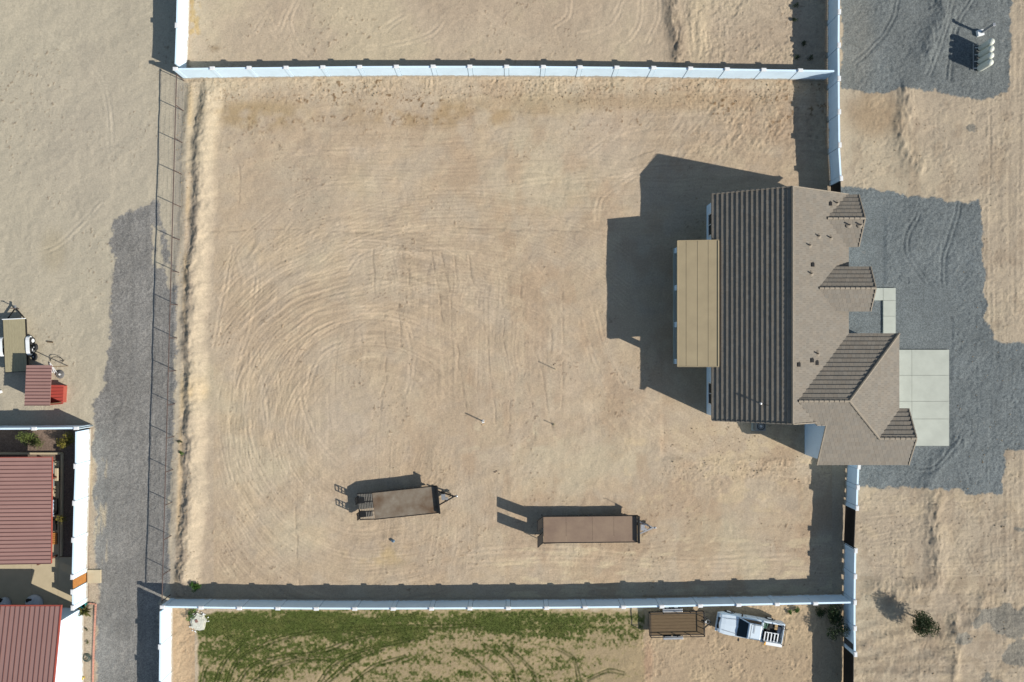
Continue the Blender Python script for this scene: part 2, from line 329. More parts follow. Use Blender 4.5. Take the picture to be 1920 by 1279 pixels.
ridge([(1640, 1125), (1690, 1120), (1740, 1128)], 6, .2, 118, .3); paint((UU > 1600) * (VV > 900) * sst(.0, .25, fbm(UU / 40, VV / 34, 4, 119)) * .5, A(212, 188, 148)); paint((UU > 1600) * sst(.05, .3, -fbm(UU / 60, VV / 50, 4, 120)) * .4, A(150, 134, 116))
paint((UU > 1600) * (VV > 1080) * sst(-.02, .15, fbm(UU / 26, VV / 16, 5, 212)) * .55, A(146, 124, 94)); rl = sst(1568, 1600, UU); paint(rl * .5, A(178, 164, 142)); paint(rl * sst(.0, .22, fbm(UU / 32, VV / 26, 5, 192)) * .45, A(196, 178, 150)); paint(rl * sst(.02, .2, fbm(UU / 22, VV / 40, 5, 193)) * .4, A(152, 134, 112)); paint(spot(1640, 215, 52, 44, 2) * .45, A(158, 132, 98)); rgt = sst(900, 1700, UU) * .22; mul(1 - rgt * .28)
tk = streak(UU / 5, VV / 150, 121); mul(1 + (UU > 1850) * tk * .22); H += (UU > 1850) * tk * .05; H += sst(1600, 1640, UU) * hst * .05 * (VV > 930); mul(1 + (UU > 1600) * (VV > 930) * hst * .12)
br = (UU > 1205) * (UU < 1585) * (VV > 1115); paint(br * .55, A(172, 146, 112)); paint(br * sst(0, .2, mid) * .5, A(196, 172, 138)); paint((UU > 325) * (UU < 366) * (VV > 1140) * .6, A(186, 152, 112))
paint(spot(1215, 1240, 10, 40, 2) * .4, A(166, 126, 98)); paint(spot(100, 470, 25, 40, 2) * .4, A(164, 150, 120))
# --- gravel, lawn and yard masks
gm_ne = pip([(1577, -90), (1896, -90), (1897, 60), (1892, 172), (1840, 186), (1800, 182), (1760, 172), (1700, 165), (1660, 174), (1577, 166)], 14, 16, 5)
gm_fr = pip([(1577, 350), (1640, 354), (1700, 366), (1780, 378), (1838, 374), (1842, 450), (1850, 600), (1864, 640), (2050, 650), (2050, 832), (1885, 846), (1880, 926), (1830, 926), (1790, 918), (1700, 914), (1592, 914), (1590, 860), (1560, 858), (1560, 350)], 16, 18, 6)
rd = pip([(296, 325), (286, 330), (283, 380), (240, 392), (208, 418), (205, 450), (213, 500), (210, 560), (205, 650), (195, 720), (178, 760), (176, 800), (176, 1060), (190, 1096), (181, 1130), (177, 1400), (299, 1400), (300, 1125), (318, 1092), (320, 900), (331, 650), (332, 560), (318, 470), (300, 400)], 20, 22, 7)
dirty = sst(.02, .12, fbm(UU / 26, VV / 26, 4, 131) + .0016 * (470 - VV)); rd = rd & ~((UU > 285) & (VV < 600) & (dirty > .5))
pt = ((UU > 1790) & (VV > 1130) & (fbm(UU / 44, VV / 34, 4, 133) + .0006 * (VV - 1200) + .0009 * (UU - 1860) > .02)) | (pip([(1845, 1140), (1925, 1138), (1932, 1190), (1900, 1200), (1860, 1185)], 22, 14, 8)); pt |= spot(1820, 240, 12, 9) > .45; pt |= spot(1912, 992, 14, 6) > .5
lawn = pip([(368, 1152), (470, 1143), (900, 1142), (1205, 1145), (1212, 1400), (366, 1400), (372, 1230)], 10, 12, 9)
yard = (UU < 166) & (VV > 801) & (VV < 1140)
GR = [(gm_ne, A(119, 127, 128, 1.55), 'gravel_yard'), (gm_fr, A(117, 127, 130, 1.58), 'gravel_forecourt'), (rd, A(136, 134, 130, 1.42), 'gravel_road'), (pt, A(124, 126, 120, 1.5), 'gravel_patch')]
gall = np.zeros(UU.shape, np.float32)
for k, (m, c, nm) in enumerate(GR):
    f = sst(.30, .70, blur(m, 9 if nm == 'gravel_road' else 4) + fbm(UU / 4.5, VV / 4.5, 4, 200 + k) * 1.1) * (.94 if nm != 'gravel_patch' else .7); paint(f, c); gall = np.maximum(gall, f); mul(1 + f * fbm(UU / 50, VV / 50, 4, 140 + k) * .35 + f * fbm(UU / 7, VV / 9, 3, 150 + k) * .16)
strip = (UU > 150) & (UU < 190) & (VV > 800) & ~rd; f = blur(strip, 1); paint(f * .6, A(160, 138, 116)); gall = np.maximum(gall, f * .7 * sst(-.2, .2, mid + .1))
paint(blur((UU > 158) & (UU < 200) & (VV > 860) & (VV < 1060), 2) * sst(.0, .15, fbm(UU / 10, VV / 40, 3, 160)) * .5, A(200, 180, 144))
paint(blur(yard, 1) * .9, A(126, 104, 92, 1.5)); gall = np.maximum(gall, yard * .8); wet = spot(1600, 80, 40, 120, 2) + spot(1585, 440, 30, 90, 2); paint(np.clip(wet, 0, 1) * gm_ne * .3, A(140, 134, 120))
H += gall * (fbm(UU / 3.2, VV / 3.2, 2, 162) * .036 + fbm(UU / 14, VV / 12, 3, 163) * .035)
rut = streak(UU / 7, VV / 260, 165); mul(1 + rd * rut * .22)
for L in ([(1600, 120), (1660, 60), (1690, -20)], [(1820, 0), (1790, 60), (1778, 150)], [(1790, -20), (1770, 60), (1740, 140)], [(1800, 380), (1770, 500), (1780, 640), (1750, 800)], [(1720, 400), (1700, 470), (1760, 560)], [(1640, 860), (1740, 880), (1800, 820)]):
    for off in (-4, 4):
        D = dist([L], 5, 4, 166, off); g = np.exp(-(D / 2.4) ** 2); H -= g * .05; mul(1 - g * .06)
# lawn
LT = [[(420, 1300), (443, 1239), (487, 1212), (546, 1191), (626, 1181), (695, 1193)], [(434, 1300), (468, 1250), (523, 1232), (603, 1221), (672, 1196), (770, 1178)], [(450, 1300), (490, 1262), (540, 1240), (600, 1234)],
      [(487, 1290), (523, 1248), (569, 1234), (620, 1236)], [(592, 1290), (626, 1244), (684, 1218), (775, 1198)], [(850, 1215), (885, 1235), (925, 1270), (940, 1300)], [(905, 1207), (955, 1245), (975, 1300)], [(942, 1207), (992, 1252), (1010, 1300)],
      [(1042, 1215), (1075, 1237), (1087, 1290)], [(400, 1290), (420, 1240), (455, 1205)], [(1100, 1275), (1140, 1258), (1170, 1262)], [(600, 1290), (660, 1240), (720, 1215)], [(640, 1178), (760, 1176), (900, 1172)], [(370, 1300), (385, 1250)], [(650, 1290), (700, 1250), (760, 1230)]]
D = np.minimum(dist(LT, 4, 2, 170, -2.6), dist(LT, 4, 2, 171, 2.6)); lt = np.exp(-(D / 1.7) ** 2)
lb = np.interp(VV, [1140, 1150, 1160, 1180, 1200, 1225, 1260, 1400], [-.4, .30, .68, .5, .16, .02, .04, .06])
den = fbm(UU / 60, VV / 14, 4, 172) * 1.3 + fbm(UU / 4, VV / 4, 3, 173) * 1.5 + lb - .0004 * (UU - 700) - .25 * sst(1100, 1200, UU) * sst(1200, 1230, VV) - .35 * sst(1080, 1205, UU) - .12 * sst(1165, 1185, VV) * sst(760, 960, UU)
green = sst(-.22, .40, den) * blur(lawn, 1); green = np.clip(green + lt * lawn * .55, 0, 1)
paint(blur(lawn, 1) * .85, A(164, 144, 108)); paint(blur(lawn, 1) * sst(-.6, .25, den) * .55, A(124, 120, 66)); dkg = np.array(A(66, 88, 24, 1.3), np.float32); paint(green * .82, dkg); paint(green * sst(-.1, .3, fbm(UU / 20, VV / 12, 3, 174)) * .45, A(112, 110, 60)); H += green * .03 * fbm(UU / 3, VV / 3, 2, 175); H -= lt * lawn * .05
mul(1 - lt * lawn * .25)
# shelter belts of weed stains at wall feet, soft dark soil near the east walls
paint((blur((UU > 352) & (UU < 375) & (VV < 75), 3)) * sst(-.05, .15, fbm(UU / 9, VV / 12, 3, 180)) * .6, A(190, 158, 92)); paint(spot(404, 91, 9, 5) * .5, A(110, 88, 48))
flat = np.clip(sst(-48, -22, UU) * sst(1968, 1940, UU) * sst(-48, -22, VV) * sst(1328, 1300, VV), 0, 1)
paint(1 - flat, A(188, 170, 140)); gall = gall * flat
pads = ((UU > 1240) & (UU < 1660) & (VV > 380) & (VV < 860)) | ((UU > 1610) & (UU < 1785) & (VV > 535) & (VV < 842)) | ((UU < 140) & (VV > 870) & (VV < 1300)) | ((UU < 128) & (VV > 1040) & (VV < 1140)) | ((UU > 158) & (UU < 195) & (VV > 1062) & (VV < 1098))
H = np.clip(H, -.4, .9) * flat; pb = blur(pads, 3); H = H * (1 - pb) - .03 * pb
C = C * .93 + C.mean(-1, keepdims=True) * .07 * np.array([1.02, 1.0, .98], np.float32)
X = (UU - NX) * S0; Y = (NY - VV) * S0
verts = np.stack([X, Y, H], -1).reshape(-1, 3).astype(np.float32)
idx = np.arange(nr * nc).reshape(nr, nc)
quads = np.stack([idx[1:, :-1], idx[1:, 1:], idx[:-1, 1:], idx[:-1, :-1]], -1).reshape(-1, 4)
cls = np.zeros(UU.shape, int)
for k, (m, c, nm) in enumerate(GR): cls[m] = k + 1
cls[lawn] = 5; cls[yard] = 6
qc = cls[:-1, :-1].reshape(-1)
def ground_mat():
    m = bpy.data.materials.new('soil_and_gravel'); m.use_nodes = True; n = m.node_tree.nodes; l = m.node_tree.links; b = n['Principled BSDF']
    b.inputs['Roughness'].default_value = .95; b.inputs['Specular IOR Level'].default_value = .12
    a = n.new('ShaderNodeAttribute'); a.attribute_name = 'soil'; g = n.new('ShaderNodeAttribute'); g.attribute_name = 'stone'
    geo = n.new('ShaderNodeNewGeometry')
    t = n.new('ShaderNodeTexNoise'); t.inputs['Scale'].default_value = 7; t.inputs['Detail'].default_value = 9; t.inputs['Roughness'].default_value = .7; l.new(geo.outputs['Position'], t.inputs['Vector'])
    v = n.new('ShaderNodeTexVoronoi'); v.inputs['Scale'].default_value = 13; l.new(geo.outputs['Position'], v.inputs['Vector'])
    mr = n.new('ShaderNodeMapRange'); mr.inputs['From Min'].default_value = .3; mr.inputs['From Max'].default_value = .7; mr.inputs['To Min'].default_value = .82; mr.inputs['To Max'].default_value = 1.18; l.new(t.outputs[0], mr.inputs['Value'])
    sep = n.new('ShaderNodeSeparateColor'); l.new(v.outputs['Color'], sep.inputs[0])
    mr2 = n.new('ShaderNodeMapRange'); mr2.inputs['To Min'].default_value = .72; mr2.inputs['To Max'].default_value = 1.30; l.new(sep.outputs[0], mr2.inputs['Value'])
    mx = n.new('ShaderNodeMix'); mx.data_type = 'FLOAT'; l.new(g.outputs['Fac'], mx.inputs[0]); l.new(mr.outputs[0], mx.inputs[2]); l.new(mr2.outputs[0], mx.inputs[3])
    vm = n.new('ShaderNodeVectorMath'); vm.operation = 'SCALE'; l.new(a.outputs['Color'], vm.inputs[0]); l.new(mx.outputs[0], vm.inputs['Scale']); l.new(vm.outputs[0], b.inputs['Base Color'])
    t2 = n.new('ShaderNodeTexNoise'); t2.inputs['Scale'].default_value = 11; t2.inputs['Detail'].default_value = 6; t2.inputs['Roughness'].default_value = .75; l.new(geo.outputs['Position'], t2.inputs['Vector'])
    bp = n.new('ShaderNodeBump'); bp.inputs['Distance'].default_value = .045; bp.inputs['Strength'].default_value = .8; l.new(t2.outputs[0], bp.inputs['Height']); l.new(bp.outputs[0], b.inputs['Normal'])
    return m
GM = ground_mat()
Cf = np.concatenate([np.clip(C, .01, .8), np.ones(UU.shape + (1,), np.float32)], -1).reshape(-1, 4).astype(np.float32); Gf = gall.reshape(-1).astype(np.float32)
for k, nm in enumerate(['ground'] + [g[2] for g in GR] + ['lawn', 'stone_yard']):
    q = quads[qc == k]; used, inv = np.unique(q, return_inverse=True); me = bpy.data.meshes.new(nm); vv = verts[used]
    me.vertices.add(len(vv)); me.vertices.foreach_set('co', vv.ravel()); me.loops.add(q.size); me.loops.foreach_set('vertex_index', inv.ravel().astype(np.int32))
    me.polygons.add(len(q)); me.polygons.foreach_set('loop_start', np.arange(0, q.size, 4, dtype=np.int32)); me.update(calc_edges=True)
    me.polygons.foreach_set('use_smooth', np.ones(len(q), bool))
    at = me.color_attributes.new('soil', 'FLOAT_COLOR', 'POINT'); at.data.foreach_set('color', Cf[used].ravel())
    a2 = me.attributes.new('stone', 'FLOAT', 'POINT'); a2.data.foreach_set('value', Gf[used]); me.materials.append(GM)
    ob = bpy.data.objects.new(nm, me); col.objects.link(ob); ob['kind'] = 'structure'
x0, x1, y0, y1 = X.min(), X.max(), Y.min(), Y.max(); B = 1500.0
mb = MB()
for q in (((-B, -B), (B, -B), (B, y0), (-B, y0)), ((-B, y1), (B, y1), (B, B), (-B, B)), ((-B, y0), (x0, y0), (x0, y1), (-B, y1)), ((x1, y0), (B, y0), (B, y1), (x1, y1))):
    mb.quad(*[(a, b, 0) for a, b in q])
new('surrounding_land', mb, mat('far_soil', A(188, 170, 140), .95, .12, .4, .05, 8), kind='structure')
def gz(px, py):
    i = int(round((py - vs[0]) / ST)); j = int(round((px - us[0]) / ST)); return float(H[max(0, min(nr-1, i)), max(0, min(nc-1, j))])
# grass tufts: stuff
rs = np.random.RandomState(5); prob = green * lawn; ii = rs.randint(0, nr, 900000); jj = rs.randint(0, nc, 900000); keep = rs.rand(900000) < prob[ii, jj] ** 2 * .9; ii = ii[keep][:110000]; jj = jj[keep][:110000]
gx = (us[jj] + rs.rand(len(jj)) * ST - NX) * S0; gy = (NY - vs[ii] - rs.rand(len(ii)) * ST) * S0; gh = H[ii, jj]
n = len(gx); an = rs.rand(n, 3) * 6.283; le = .03 + .05 * rs.rand(n, 3); vtx = np.zeros((n, 3, 3, 3), np.float32)
for k in range(3):
    dx, dy = np.cos(an[:, k]), np.sin(an[:, k]); hh = .03 + .05 * rs.rand(n)
    vtx[:, k, 0] = np.stack([gx - dy * .022, gy + dx * .022, gh - .01], -1); vtx[:, k, 1] = np.stack([gx + dy * .022, gy - dx * .022, gh - .01], -1); vtx[:, k, 2] = np.stack([gx + dx * le[:, k], gy + dy * le[:, k], gh + hh], -1)
vtx = vtx.reshape(-1, 3); me = bpy.data.meshes.new('grass'); me.vertices.add(len(vtx)); me.vertices.foreach_set('co', vtx.ravel()); me.loops.add(len(vtx)); me.loops.foreach_set('vertex_index', np.arange(len(vtx), dtype=np.int32))
me.polygons.add(len(vtx) // 3); me.polygons.foreach_set('loop_start', np.arange(0, len(vtx), 3, dtype=np.int32)); me.update(calc_edges=True)
me.materials.append(mat('grass_blade', (.088, .112, .020), .7, .45, 1.2)); g_ = bpy.data.objects.new('grass', me); col.objects.link(g_); g_['kind'] = 'stuff'; tag(g_, 'patchy short green grass behind the long white wall', 'grass')

# ------------------------------------------------------------------ materials
M_WALL = mat('white_stucco', (.60, .75, .87), .85, .06, .7, .006, 60)
def wall_dirt(m):
    n = m.node_tree.nodes; l = m.node_tree.links; b = n['Principled BSDF']; src = b.inputs['Base Color'].links[0].from_socket
    g = n.new('ShaderNodeNewGeometry'); sp = n.new('ShaderNodeSeparateXYZ'); l.new(g.outputs['Position'], sp.inputs[0])
    t = n.new('ShaderNodeTexNoise'); t.inputs['Scale'].default_value = 2.2; t.inputs['Detail'].default_value = 8; t.inputs['Roughness'].default_value = .75; l.new(g.outputs['Position'], t.inputs['Vector'])
    ma = n.new('ShaderNodeMath'); ma.operation = 'MULTIPLY_ADD'; l.new(t.outputs[0], ma.inputs[0]); ma.inputs[1].default_value = -.9; l.new(sp.outputs[2], ma.inputs[2])
    mr = n.new('ShaderNodeMapRange'); mr.inputs['From Min'].default_value = -.28; mr.inputs['From Max'].default_value = -.10; mr.inputs['To Min'].default_value = .85; mr.inputs['To Max'].default_value = 0; l.new(ma.outputs[0], mr.inputs['Value'])
    mx = n.new('ShaderNodeMix'); mx.data_type = 'RGBA'; l.new(mr.outputs[0], mx.inputs[0]); l.new(src, mx.inputs[6]); mx.inputs[7].default_value = (.34, .28, .20, 1); l.new(mx.outputs[2], b.inputs['Base Color'])
wall_dirt(M_WALL)
M_GAP_SHADE = mat('gap_shade_grey', (.10, .13, .15), .9, .1, 4)
M_CAP = mat('white_cap', (.66, .67, .67), .85, .05, 3)
M_HOUSE = mat('house_stucco', (.58, .73, .86), .85, .03, 1.2, .005, 60)
M_TILE = mat('roof_tile', A(164, 155, 141, 2.05), .75, .06, 5, .004, 60, attr='tint')
M_RIDGE = mat('ridge_tile', A(180, 168, 150, 1.9), .8, .12, 4)
M_FASC = mat('fascia_paint', (.30, .25, .20), .7, .08, 2)
M_CONC = mat('pale_concrete', A(196, 200, 188, 1.45), .9, .10, .7, .002, 80)
M_TANC = mat('tan_concrete', A(206, 190, 158, 1.45), .9, .07, 1.4)
M_DARK = mat('black_steel', (.018, .018, .018), .55, .2, 4, metal=.3)
M_STEEL = mat('galvanized_steel', (.35, .36, .37), .45, .15, 6, metal=.6)
M_RUST = mat('rusty_pipe', (.075, .05, .042), .85, .3, 5)
M_GLASS = mat('dark_glass', (.008, .016, .022), .22, .1, 1, spec=.35)
M_RUB = mat('tyre_rubber', (.025, .025, .026), .9, .2, 8)
M_TAN = mat('tan_roof_panel', A(176, 160, 128, 1.36), .6, .08, .9)
M_REDR = mat('faded_red_metal', A(158, 124, 116, 1.22), .55, .05, .7, metal=.0)
M_SEAM = mat('red_seam', A(122, 86, 80, 1.4), .55, .08, 2)
M_RED = mat('bright_red_metal', A(198, 90, 80, 1.6), .5, .07, 1)
M_TRIM = mat('red_trim', A(176, 88, 74, 1.5), .5, .08, 2)
M_WOODO = mat('weathered_deck', A(178, 168, 136, 1.5), .9, .16, 3, stretch=(8, 1, 1))
M_WOODD = mat('dark_deck_board', A(122, 102, 76, 1.7), .9, .2, 3, stretch=(1, 8, 1))
M_CEDAR = mat('cedar_slat', A(190, 130, 70, 1.3), .75, .15, 4)
M_WHITEP = mat('white_paint', (.58, .66, .72), .25, .02, 1, spec=.5)
M_WHITEM = mat('white_metal', (.70, .72, .72), .4, .05, 2)
M_BARK = mat('bark', (.10, .07, .05), .9, .3, 6)

# ------------------------------------------------------------------ boundary walls
def boundary_wall(name, label, base, n, ht, th=.15, side=1, feet=None, steps=None, posts=True, ends=(1, 1), cat='wall'):
    """base: px points along the face nearest the camera; n panels; side moves the thickness outwards"""
    c = curve(base, 1.0); d = np.r_[0, np.cumsum(np.linalg.norm(np.diff(c, axis=0), axis=1))]
    pts = [P(*[np.interp(t, d, c[:, k]) for k in (0, 1)]) for t in np.linspace(0, d[-1], n + 1)]
    root = thing(name, pts[0], label, cat)
    for i in range(n):
        a, b = pts[i], pts[i+1]; dr = (b - a).normalized(); nm = Vector((-dr.y, dr.x, 0)) * side; L = (b - a).length; rz = math.atan2(dr.y, dr.x)
        dh = steps[i] if steps else 0; h = ht + dh; mid_ = (a + b) / 2 + nm * th / 2
        m = MB()
        if feet and i in feet:
            fz, fs = feet[i]; m.box((mid_.x, mid_.y, (h + fz) / 2), (L - .42, th, h - fz), rz); kf = int((L - .5) / fs)
            for q in range(kf + 1):
                o = a + dr * (.28 + q * fs) + nm * th / 2; m.box((o.x, o.y, fz / 2 - .1), (fs * .5, th - .004, fz + .2), rz)
        else: m.box((mid_.x, mid_.y, h / 2 - .2), (L - .42, th, h + .4), rz)
        new('panel', m, M_WALL, root)
    for i in range(n + 1):
        if (i == 0 and not ends[0]) or (i == n and not ends[1]): continue
        a = pts[i]; q = pts[min(i+1, n)] - pts[max(i-1, 0)]; dr = q.normalized(); nm = Vector((-dr.y, dr.x, 0)) * side; rz = math.atan2(dr.y, dr.x)
        dh = max([steps[j] for j in (i-1, i) if 0 <= j < n]) if steps else 0; h = ht + dh + .05; o = a + nm * th / 2
        m = MB(); m.box((o.x, o.y, h / 2 - .2), (.36, th + .05, h + .4), rz); pp = new('post', m, M_WALL, root); m = MB(); m.box((o.x, o.y, h / 2 - .26), (.45, th - .05, h + .4), rz); new('gap_shade', m, M_GAP_SHADE, root)  # dark filler in the gaps beside each post, their shadow line as colour
        m = MB(); m.box((o.x, o.y, h + .02), (.42, th + .13, .05), rz); m.box((o.x, o.y, h + .055), (.34, th + .05, .02), rz); new('cap', m, M_CAP, pp)
    return root
boundary_wall('boundary_wall', 'long white panel wall between the graded lot and the upper lot, sunlit face towards the lot', [(350, 148.3), (480, 146.5), (700, 144), (930, 143.7), (1150, 145.3), (1350, 148.5), (1551, 151)], 18, 1.9, side=1,
    steps=[.06, .06] + [0]*11 + [.04, .02, -.02, -.04, -.05], ends=(1, 0))
boundary_wall('boundary_wall', 'long white panel wall between the graded lot and the grass, shaded face towards the lot', [(326, 1121), (466, 1123), (676, 1124.5), (950, 1123.5), (1163, 1121.5), (1305, 1118.5), (1433, 1116), (1581, 1113)], 18, 1.9, side=-1,
    steps=[0, .0, -.02, -.03] + [-.05]*9 + [-.02, 0, 0, 0, 0], ends=(1, 0))
boundary_wall('boundary_wall', 'short white wall running up the photo from the top left corner of the graded lot', [(351.5, 142), (353, 100), (355, 40), (357, -80)], 3, 2.0, side=1, ends=(0, 1))
boundary_wall('boundary_wall', 'short white wall beside the grass with its shadow on the gravel road', [(324, 1126), (323.5, 1180), (322.6, 1260), (321, 1400)], 4, 1.95, side=-1, ends=(0, 1))
ft = {i: (.19, .15) for i in range(8)}
boundary_wall('boundary_wall', 'white wall with a slotted foot between the upper gravel yard and the lots', [(1550.5, -76), (1550.5, 28), (1550, 90), (1550.5, 150), (1551, 220), (1552, 288), (1555.5, 346)], 7, 1.98, side=1, feet=ft, steps=[.06, .06, .04, .02, 0, 0, -.08])
boundary_wall('boundary_wall', 'short white wall between the garage corner and the upper black gate', [(1587, 868), (1585.5, 900), (1584, 944)], 2, 1.92, side=1, feet={0: (.14, .8), 1: (.14, .8)})
boundary_wall('boundary_wall', 'white wall between the two black gates, shrub in its shade', [(1581.5, 1020), (1580.5, 1070), (1580, 1113), (1580, 1160), (1581, 1209)], 4, 1.92, side=1, feet={0: (.14, .8), 1: (.14, .9), 2: (.13, .9), 3: (.12, 1.0)})
def gate(label, a, b, h=1.8, t=.05):
    A_, B_ = P(*a), P(*b); root = thing('gate', A_, label, 'gate', 'black metal gates in the white walls'); d = (B_ - A_).normalized(); L = (B_ - A_).length; n = max(1, round(L / 1.8))
    for k in range(n):
        p = A_ + d * (L * k / n + .02); q = A_ + d * (L * (k + 1) / n - .02); m = MB()
        for z in (.14, h): m.beam(p + Vector((0, 0, z)), q + Vector((0, 0, z)), t, .06)
        for o in (p, q): m.beam(o + Vector((0, 0, .1)), o + Vector((0, 0, h)), t, .06)
        f = new('gate_leaf', m, M_DARK, root); m = MB(); w = (q - p).length; c = int(w / .11)
        for j in range(c): o = p + (q - p) * ((j + .5) / c); m.box((o.x, o.y, h / 2 + .06), (.02, w / c * .97, h - .16), math.atan2(d.y, d.x) - math.pi / 2)
        f2 = new('slat_sheet', m, M_DARK, f, loc=(0, 0, 0)) if False else new('slat_sheet', m, M_DARK, None); f2.parent = f; f2.location = -Vector(A_)
gate('small black gate between the white wall and the house corner', (1557, 349), (1558, 383))
gate('double black gate in the white wall beside the front dirt lot, below the garage', (1584.5, 946), (1581.5, 1018))
gate('black gate at the bottom edge of the photo beside the parked pickup', (1581, 1211), (1580, 1330))
boundary_wall('neighbour_wall', 'white wall along the neighbour yard facing the shed, shaded side up', [(-60, 798), (60, 797.5), (170.5, 796.5)], 3, 1.9, side=-1, ends=(1, 1))
boundary_wall('neighbour_wall', 'white wall of the neighbour yard beside the gravel road, above the cedar gate', [(170.5, 800), (170, 860), (167.5, 935), (165.5, 1010), (164, 1069)], 4, 1.92, side=-1, ends=(0, 1))
boundary_wall('neighbour_wall', 'short white wall piece between the cedar gate and the white house', [(164, 1095), (164.5, 1125)], 1, 1.9, side=-1)
g0 = thing('wooden_gate', P(163.5, 1070), 'small cedar slat gate in the neighbour wall by the tan pad', 'gate')
for k in range(9):
    m = MB(); y = 1071 + k * 2.55; a = P(162.5, y + .95); m.box((a.x, a.y, .98), (.04, .095, 1.8)); new('slat', m, M_CEDAR, g0)
for z in (.3, 1.6): m = MB(); m.beam(P(161.4, 1070) + Vector((0, 0, z)), P(161.4, 1094) + Vector((0, 0, z)), .05, .09); new('gate_rail', m, M_CEDAR, g0)

# pipe fence
pf = thing('pipe_fence', P(345, 150), 'rusty pipe and wire fence along the gravel road, one top rail', 'fence'); FH = 1.4
def fpx(y): return 344 - (y - 208) * .0277
pys = [152, 208, 268, 327, 388, 450, 511, 572, 634, 695, 757, 818, 880, 941, 1004, 1068, 1116]
for y in pys:
    b = P(fpx(y), y); m = MB(); m.tube((b.x, b.y, -.3), (b.x, b.y, FH + .02), .038, 8); new('post', m, M_RUST, pf)
m = MB(); a, b = P(fpx(150), 150), P(fpx(1120), 1120); m.tube((a.x, a.y, FH), (b.x, b.y, FH), .04, 8); new('top_rail', m, M_RUST, pf)
for y0_, y1_ in zip(pys, pys[1:]):
    m = MB(); a, b = P(fpx(y0_), y0_), P(fpx(y1_), y1_); L = (b - a).length
    for k in range(1, int(L / .2)): o = a + (b - a) * k / int(L / .2); m.beam((o.x, o.y, .02), (o.x, o.y, FH), .006, .006)
    for z in (.08, .3, .55, .8, 1.05, 1.3): m.beam((a.x, a.y, z), (b.x, b.y, z), .006, .006)
    w = new('wire_mesh', m, M_STEEL, pf)

# ------------------------------------------------------------------ main house
def clip(poly, a, b, c):
    """keep a*x+b*y<=c"""
    out = []; n = len(poly)
    for i in range(n):
        p, q = poly[i], poly[(i+1) % n]; dp, dq = a*p[0]+b*p[1]-c, a*q[0]+b*q[1]-c
        if dp <= 0: out.append(p)
        if (dp < 0 < dq) or (dq < 0 < dp): t = dp / (dp - dq); out.append((p[0]+(q[0]-p[0])*t, p[1]+(q[1]-p[1])*t))
    return out
def roof_slope(root, poly, org, up, z0, s, expo=.385, tw=.34, seed=0, ease=0.0, tiles=True):
    """poly in U units, org eave point, up = uphill unit vector, s slope"""
    rng = random.Random(seed); pg = [(x * S0, y * S0) for x, y in poly]; ox, oy = org[0] * S0, org[1] * S0; ux, uy = up; ax, ay = -uy, ux
    zf = lambda x, y: z0 + s * ((x - ox) * ux + (y - oy) * uy)
    m = MB(); m.prism(pg, lambda x, y: zf(x, y) - .16, lambda x, y: zf(x, y) - .004); dk = new('roof_deck', m, M_FASC, root)
    tt = [(x - ox) * ux + (y - oy) * uy for x, y in pg]; aa = [x * ax + y * ay for x, y in pg]; cs = math.sqrt(1 + s * s); ex = expo / cs * 1.0
    k = 0; t = min(tt) - .03
    while t < max(tt) - .02:
        band = clip(pg, -ux, -uy, -(t + ox*ux + oy*uy)) if k else pg; band = clip(band, ux, uy, t + ex + ox*ux + oy*uy); m = MB(); m.c = []
        if len(band) >= 3:
            a = math.floor(min(aa) / tw) * tw + (k % 2) * tw / 2 - tw
            while a < max(aa):
                tl = clip(clip(band, ax, ay, a + tw - .004), -ax, -ay, -(a + .004)); a += tw
                if len(tl) < 3: continue
                ar = abs(sum(tl[i][0]*tl[(i+1) % len(tl)][1]-tl[(i+1) % len(tl)][0]*tl[i][1] for i in range(len(tl)))) / 2
                if ar < .002: continue
                j = rng.uniform(-.003, .003); tw_ = rng.uniform(-.012, .012)
                lo = t
                top = lambda x, y: zf(x, y) + .012 + .072 * (1 - ((x - ox)*ux + (y - oy)*uy - lo) / ex) + j
                f0 = len(m.f); m.prism(tl, lambda x, y: zf(x, y) - .004, top); v_ = rng.uniform(.92, 1.07); w_ = rng.uniform(-.02, .02)
                m.c += [(v_ + w_, v_, v_ - w_)] * (len(m.f) - f0)
            if m.f: new('tile_course', m, M_TILE, root)
        t += ex; k += 1
def cap_run(root, a, b, m_=None, w=.2):
    a, b = Vector(a), Vector(b); L = (b - a).length; n = max(1, round(L / .42)); d = (b - a) / n; mb = MB()
    for k in range(n):
        p = a + d * k + Vector((0, 0, .035)); q = a + d * (k + 1.06) + Vector((0, 0, .015)); mb.tube(p, q, w / 2 + .012, 8, w / 2 - .004)
    return new('ridge_cap', mb, M_RIDGE, root)
house = thing('house', U(470, 60), 'white one storey house with dark brown tile roof on the graded lot', 'house')
ZR, ZE = 6.1, 3.4; sm = (ZR - ZE) / (119 * S0)
roof_slope(house, [(357, -128), (476, -128), (476, 271), (357, 271)], (357, 0), (1, 0), ZE, sm, seed=1)
roof_slope(house, [(476, -128), (600, -128), (600, 271), (476, 271)], (600, 0), (-1, 0), ZR - sm * 124 * S0, sm, seed=2)
roof_slope(house, [(480, -90.2), (574, -90.2), (689.5, 25.5), (480, 25.5)], (0, 25.5), (0, -1), 3.28, .481, seed=3)
roof_slope(house, [(574, -90.2), (689.5, 25.5), (689.5, -109.5), (641.4, -157.6)], (689.5, 0), (-1, 0), 3.28, .481, seed=4)
roof_slope(house, [(487, -90.2), (574, -90.2), (641.4, -157.6), (706.4, -157.6), (706.4, -208), (545, -208), (545, -133), (528, -133)], (0, -208), (0, 1), 3.232, .481, seed=5)
roof_slope(house, [(641.4, -157.6), (706.4, -157.6), (706.4, -107.6), (690, -107.6)], (0, -107.6), (0, -1), 3.24, .481, seed=6)
